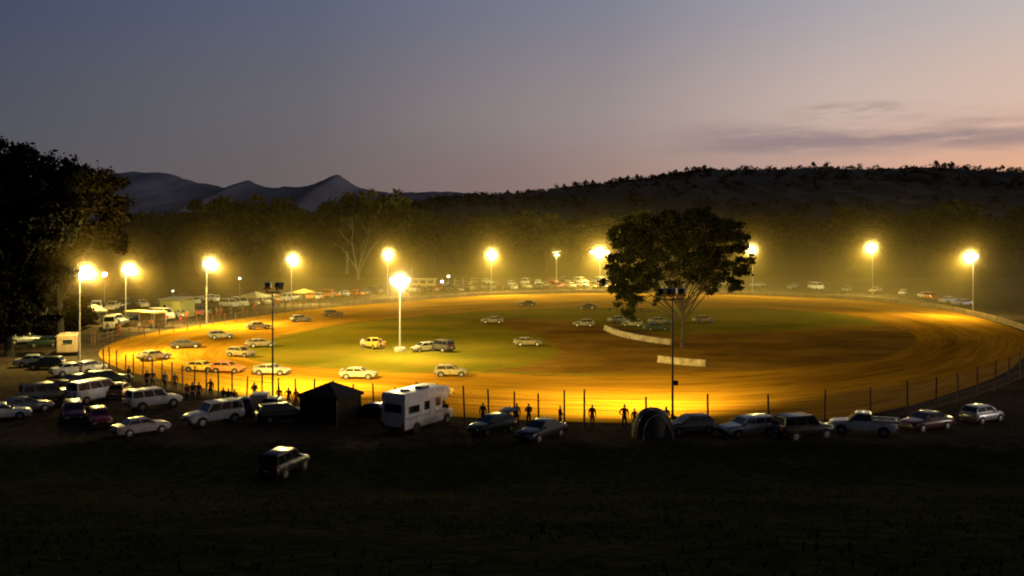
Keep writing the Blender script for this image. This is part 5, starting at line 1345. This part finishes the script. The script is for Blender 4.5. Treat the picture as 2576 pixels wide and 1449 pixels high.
low = ramp([(0.0, (80, 78, 86)), (0.25, (98, 90, 92)), (0.5, (130, 110, 108)), (0.75, (176, 144, 132)), (0.9, (212, 162, 136)), (1.0, (228, 168, 134))]); L.new(ux, low.inputs['Fac'])
mid = ramp([(0.0, (70, 74, 88)), (0.3, (101, 97, 103)), (0.6, (148, 135, 134)), (0.82, (194, 172, 162)), (1.0, (212, 182, 164))]); L.new(ux, mid.inputs['Fac'])
top = ramp([(0.0, (56, 66, 95)), (0.3, (86, 93, 114)), (0.6, (122, 123, 139)), (0.82, (158, 156, 164)), (1.0, (182, 177, 176))]); L.new(ux, top.inputs['Fac'])
zen = ramp([(0.0, (20, 28, 52)), (1.0, (50, 60, 86))]); L.new(ux, zen.inputs['Fac'])
c = mixc(mrange(sp.outputs['Z'], 0.055, 0.14), low.outputs['Color'], mid.outputs['Color'])
c = mixc(mrange(sp.outputs['Z'], 0.12, 0.27), c, top.outputs['Color'])
c = mixc(mrange(sp.outputs['Z'], 0.3, 0.9), c, zen.outputs['Color'])
# streaks of cloud low on the right
mp = N.new('ShaderNodeMapping'); mp.inputs['Scale'].default_value = (5.0, 5.0, 34.0); L.new(tc.outputs['Generated'], mp.inputs['Vector'])
nz = N.new('ShaderNodeTexNoise'); nz.inputs['Scale'].default_value = 1.0; nz.inputs['Detail'].default_value = 6; nz.inputs['Roughness'].default_value = 0.55; L.new(mp.outputs[0], nz.inputs['Vector'])
def mul(a, b):
    m = N.new('ShaderNodeMath'); m.operation = 'MULTIPLY'
    for s, k in ((a, 0), (b, 1)):
        if isinstance(s, float): m.inputs[k].default_value = s
        else: L.new(s, m.inputs[k])
    return m.outputs[0]
band = mul(mrange(sp.outputs['Z'], 0.080, 0.098), mrange(sp.outputs['Z'], 0.106, 0.128, True, 1.0, 0.0))
nz2 = N.new('ShaderNodeTexNoise'); nz2.inputs['Scale'].default_value = 1.0; nz2.inputs['Detail'].default_value = 7; nz2.inputs['Roughness'].default_value = 0.6
mp2 = N.new('ShaderNodeMapping'); mp2.inputs['Scale'].default_value = (11.0, 11.0, 75.0); L.new(tc.outputs['Generated'], mp2.inputs['Vector']); L.new(mp2.outputs[0], nz2.inputs['Vector'])
cl = mul(mul(mrange(nz.outputs['Fac'], 0.28, 0.50), band), mrange(sp.outputs['X'], 0.12, 0.26))
wisp = mul(mul(mrange(sp.outputs['Z'], 0.112, 0.128), mrange(sp.outputs['Z'], 0.132, 0.142, True, 1.0, 0.0)), mul(mrange(sp.outputs['X'], 0.27, 0.33), mrange(sp.outputs['X'], 0.36, 0.42, True, 1.0, 0.0)))
wisp = mul(wisp, mrange(nz2.outputs['Fac'], 0.42, 0.62))
c = mixc(mul(wisp, 0.6), c, (*srgb((150, 126, 122)), 1))
thin = mul(mul(mrange(nz2.outputs['Fac'], 0.45, 0.7), mrange(sp.outputs['Z'], 0.07, 0.09)), mul(mrange(sp.outputs['Z'], 0.10, 0.15, True, 1.0, 0.0), mrange(sp.outputs['X'], 0.0, 0.3)))
c = mixc(mul(thin, 0.35), c, (*srgb((160, 128, 120)), 1))
cl = mul(cl, mrange(nz2.outputs['Fac'], 0.30, 0.56, True, 0.35, 1.0))
c = mixc(mul(cl, 0.78), c, (*srgb((136, 120, 124)), 1))
sky = N.new('ShaderNodeTexSky'); sky.sky_type = 'NISHITA'; sky.sun_disc = False; sky.sun_elevation = R(SUN_EL); sky.sun_rotation = R(SUN_AZ)
skm = mixc(1.0, sky.outputs['Color'], (0.003, 0.003, 0.003, 1), 'MULTIPLY')
c = mixc(1.0, c, skm, 'ADD')
back = mrange(sp.outputs['Y'], -0.2, 0.55, True, 0.22, 1.0)      # the sky opposite the afterglow is almost night
bk = N.new('ShaderNodeCombineColor'); [L.new(back, bk.inputs[k]) for k in range(3)]
c = mixc(1.0, c, bk.outputs[0], 'MULTIPLY')
L.new(c, bg.inputs['Color'])

sd = bpy.data.lights.new('sun', 'SUN'); sd.energy = 0.40; sd.angle = R(8); sd.color = (1.0, 0.84, 0.72)
so = bpy.data.objects.new('sun', sd); COL.objects.link(so)
dirn = Vector((math.sin(R(SUN_AZ)) * math.cos(R(SUN_EL)), math.cos(R(SUN_AZ)) * math.cos(R(SUN_EL)), math.sin(R(SUN_EL))))
so.rotation_euler = dirn.to_track_quat('Z', 'Y').to_euler()

# ------------------------------------------------------------------ camera, render settings
cd = bpy.data.cameras.new('camera'); co = bpy.data.objects.new('camera', cd); COL.objects.link(co)
cd.sensor_width = 36; cd.lens = 36 * FPX / 2576; cd.shift_y = -(724.5 - HY) / 2576; cd.clip_start = 0.1; cd.clip_end = 30000
co.location = (0, 0, CAM_H); co.rotation_euler = (R(90), 0, 0)
SC.camera = co
SC.view_settings.view_transform = 'Standard'; SC.view_settings.look = 'None'; SC.view_settings.exposure = 0; SC.view_settings.gamma = 1
cy = SC.cycles
cy.use_denoising = True
try: cy.denoiser = 'OPENIMAGEDENOISE'
except Exception: pass
cy.max_bounces = 4; cy.diffuse_bounces = 2; cy.glossy_bounces = 2; cy.volume_bounces = 0; cy.transparent_max_bounces = 8
cy.sample_clamp_indirect = 4.0; cy.caustics_reflective = False; cy.caustics_refractive = False
cy.use_light_tree = True
cy.filter_width = 2.0
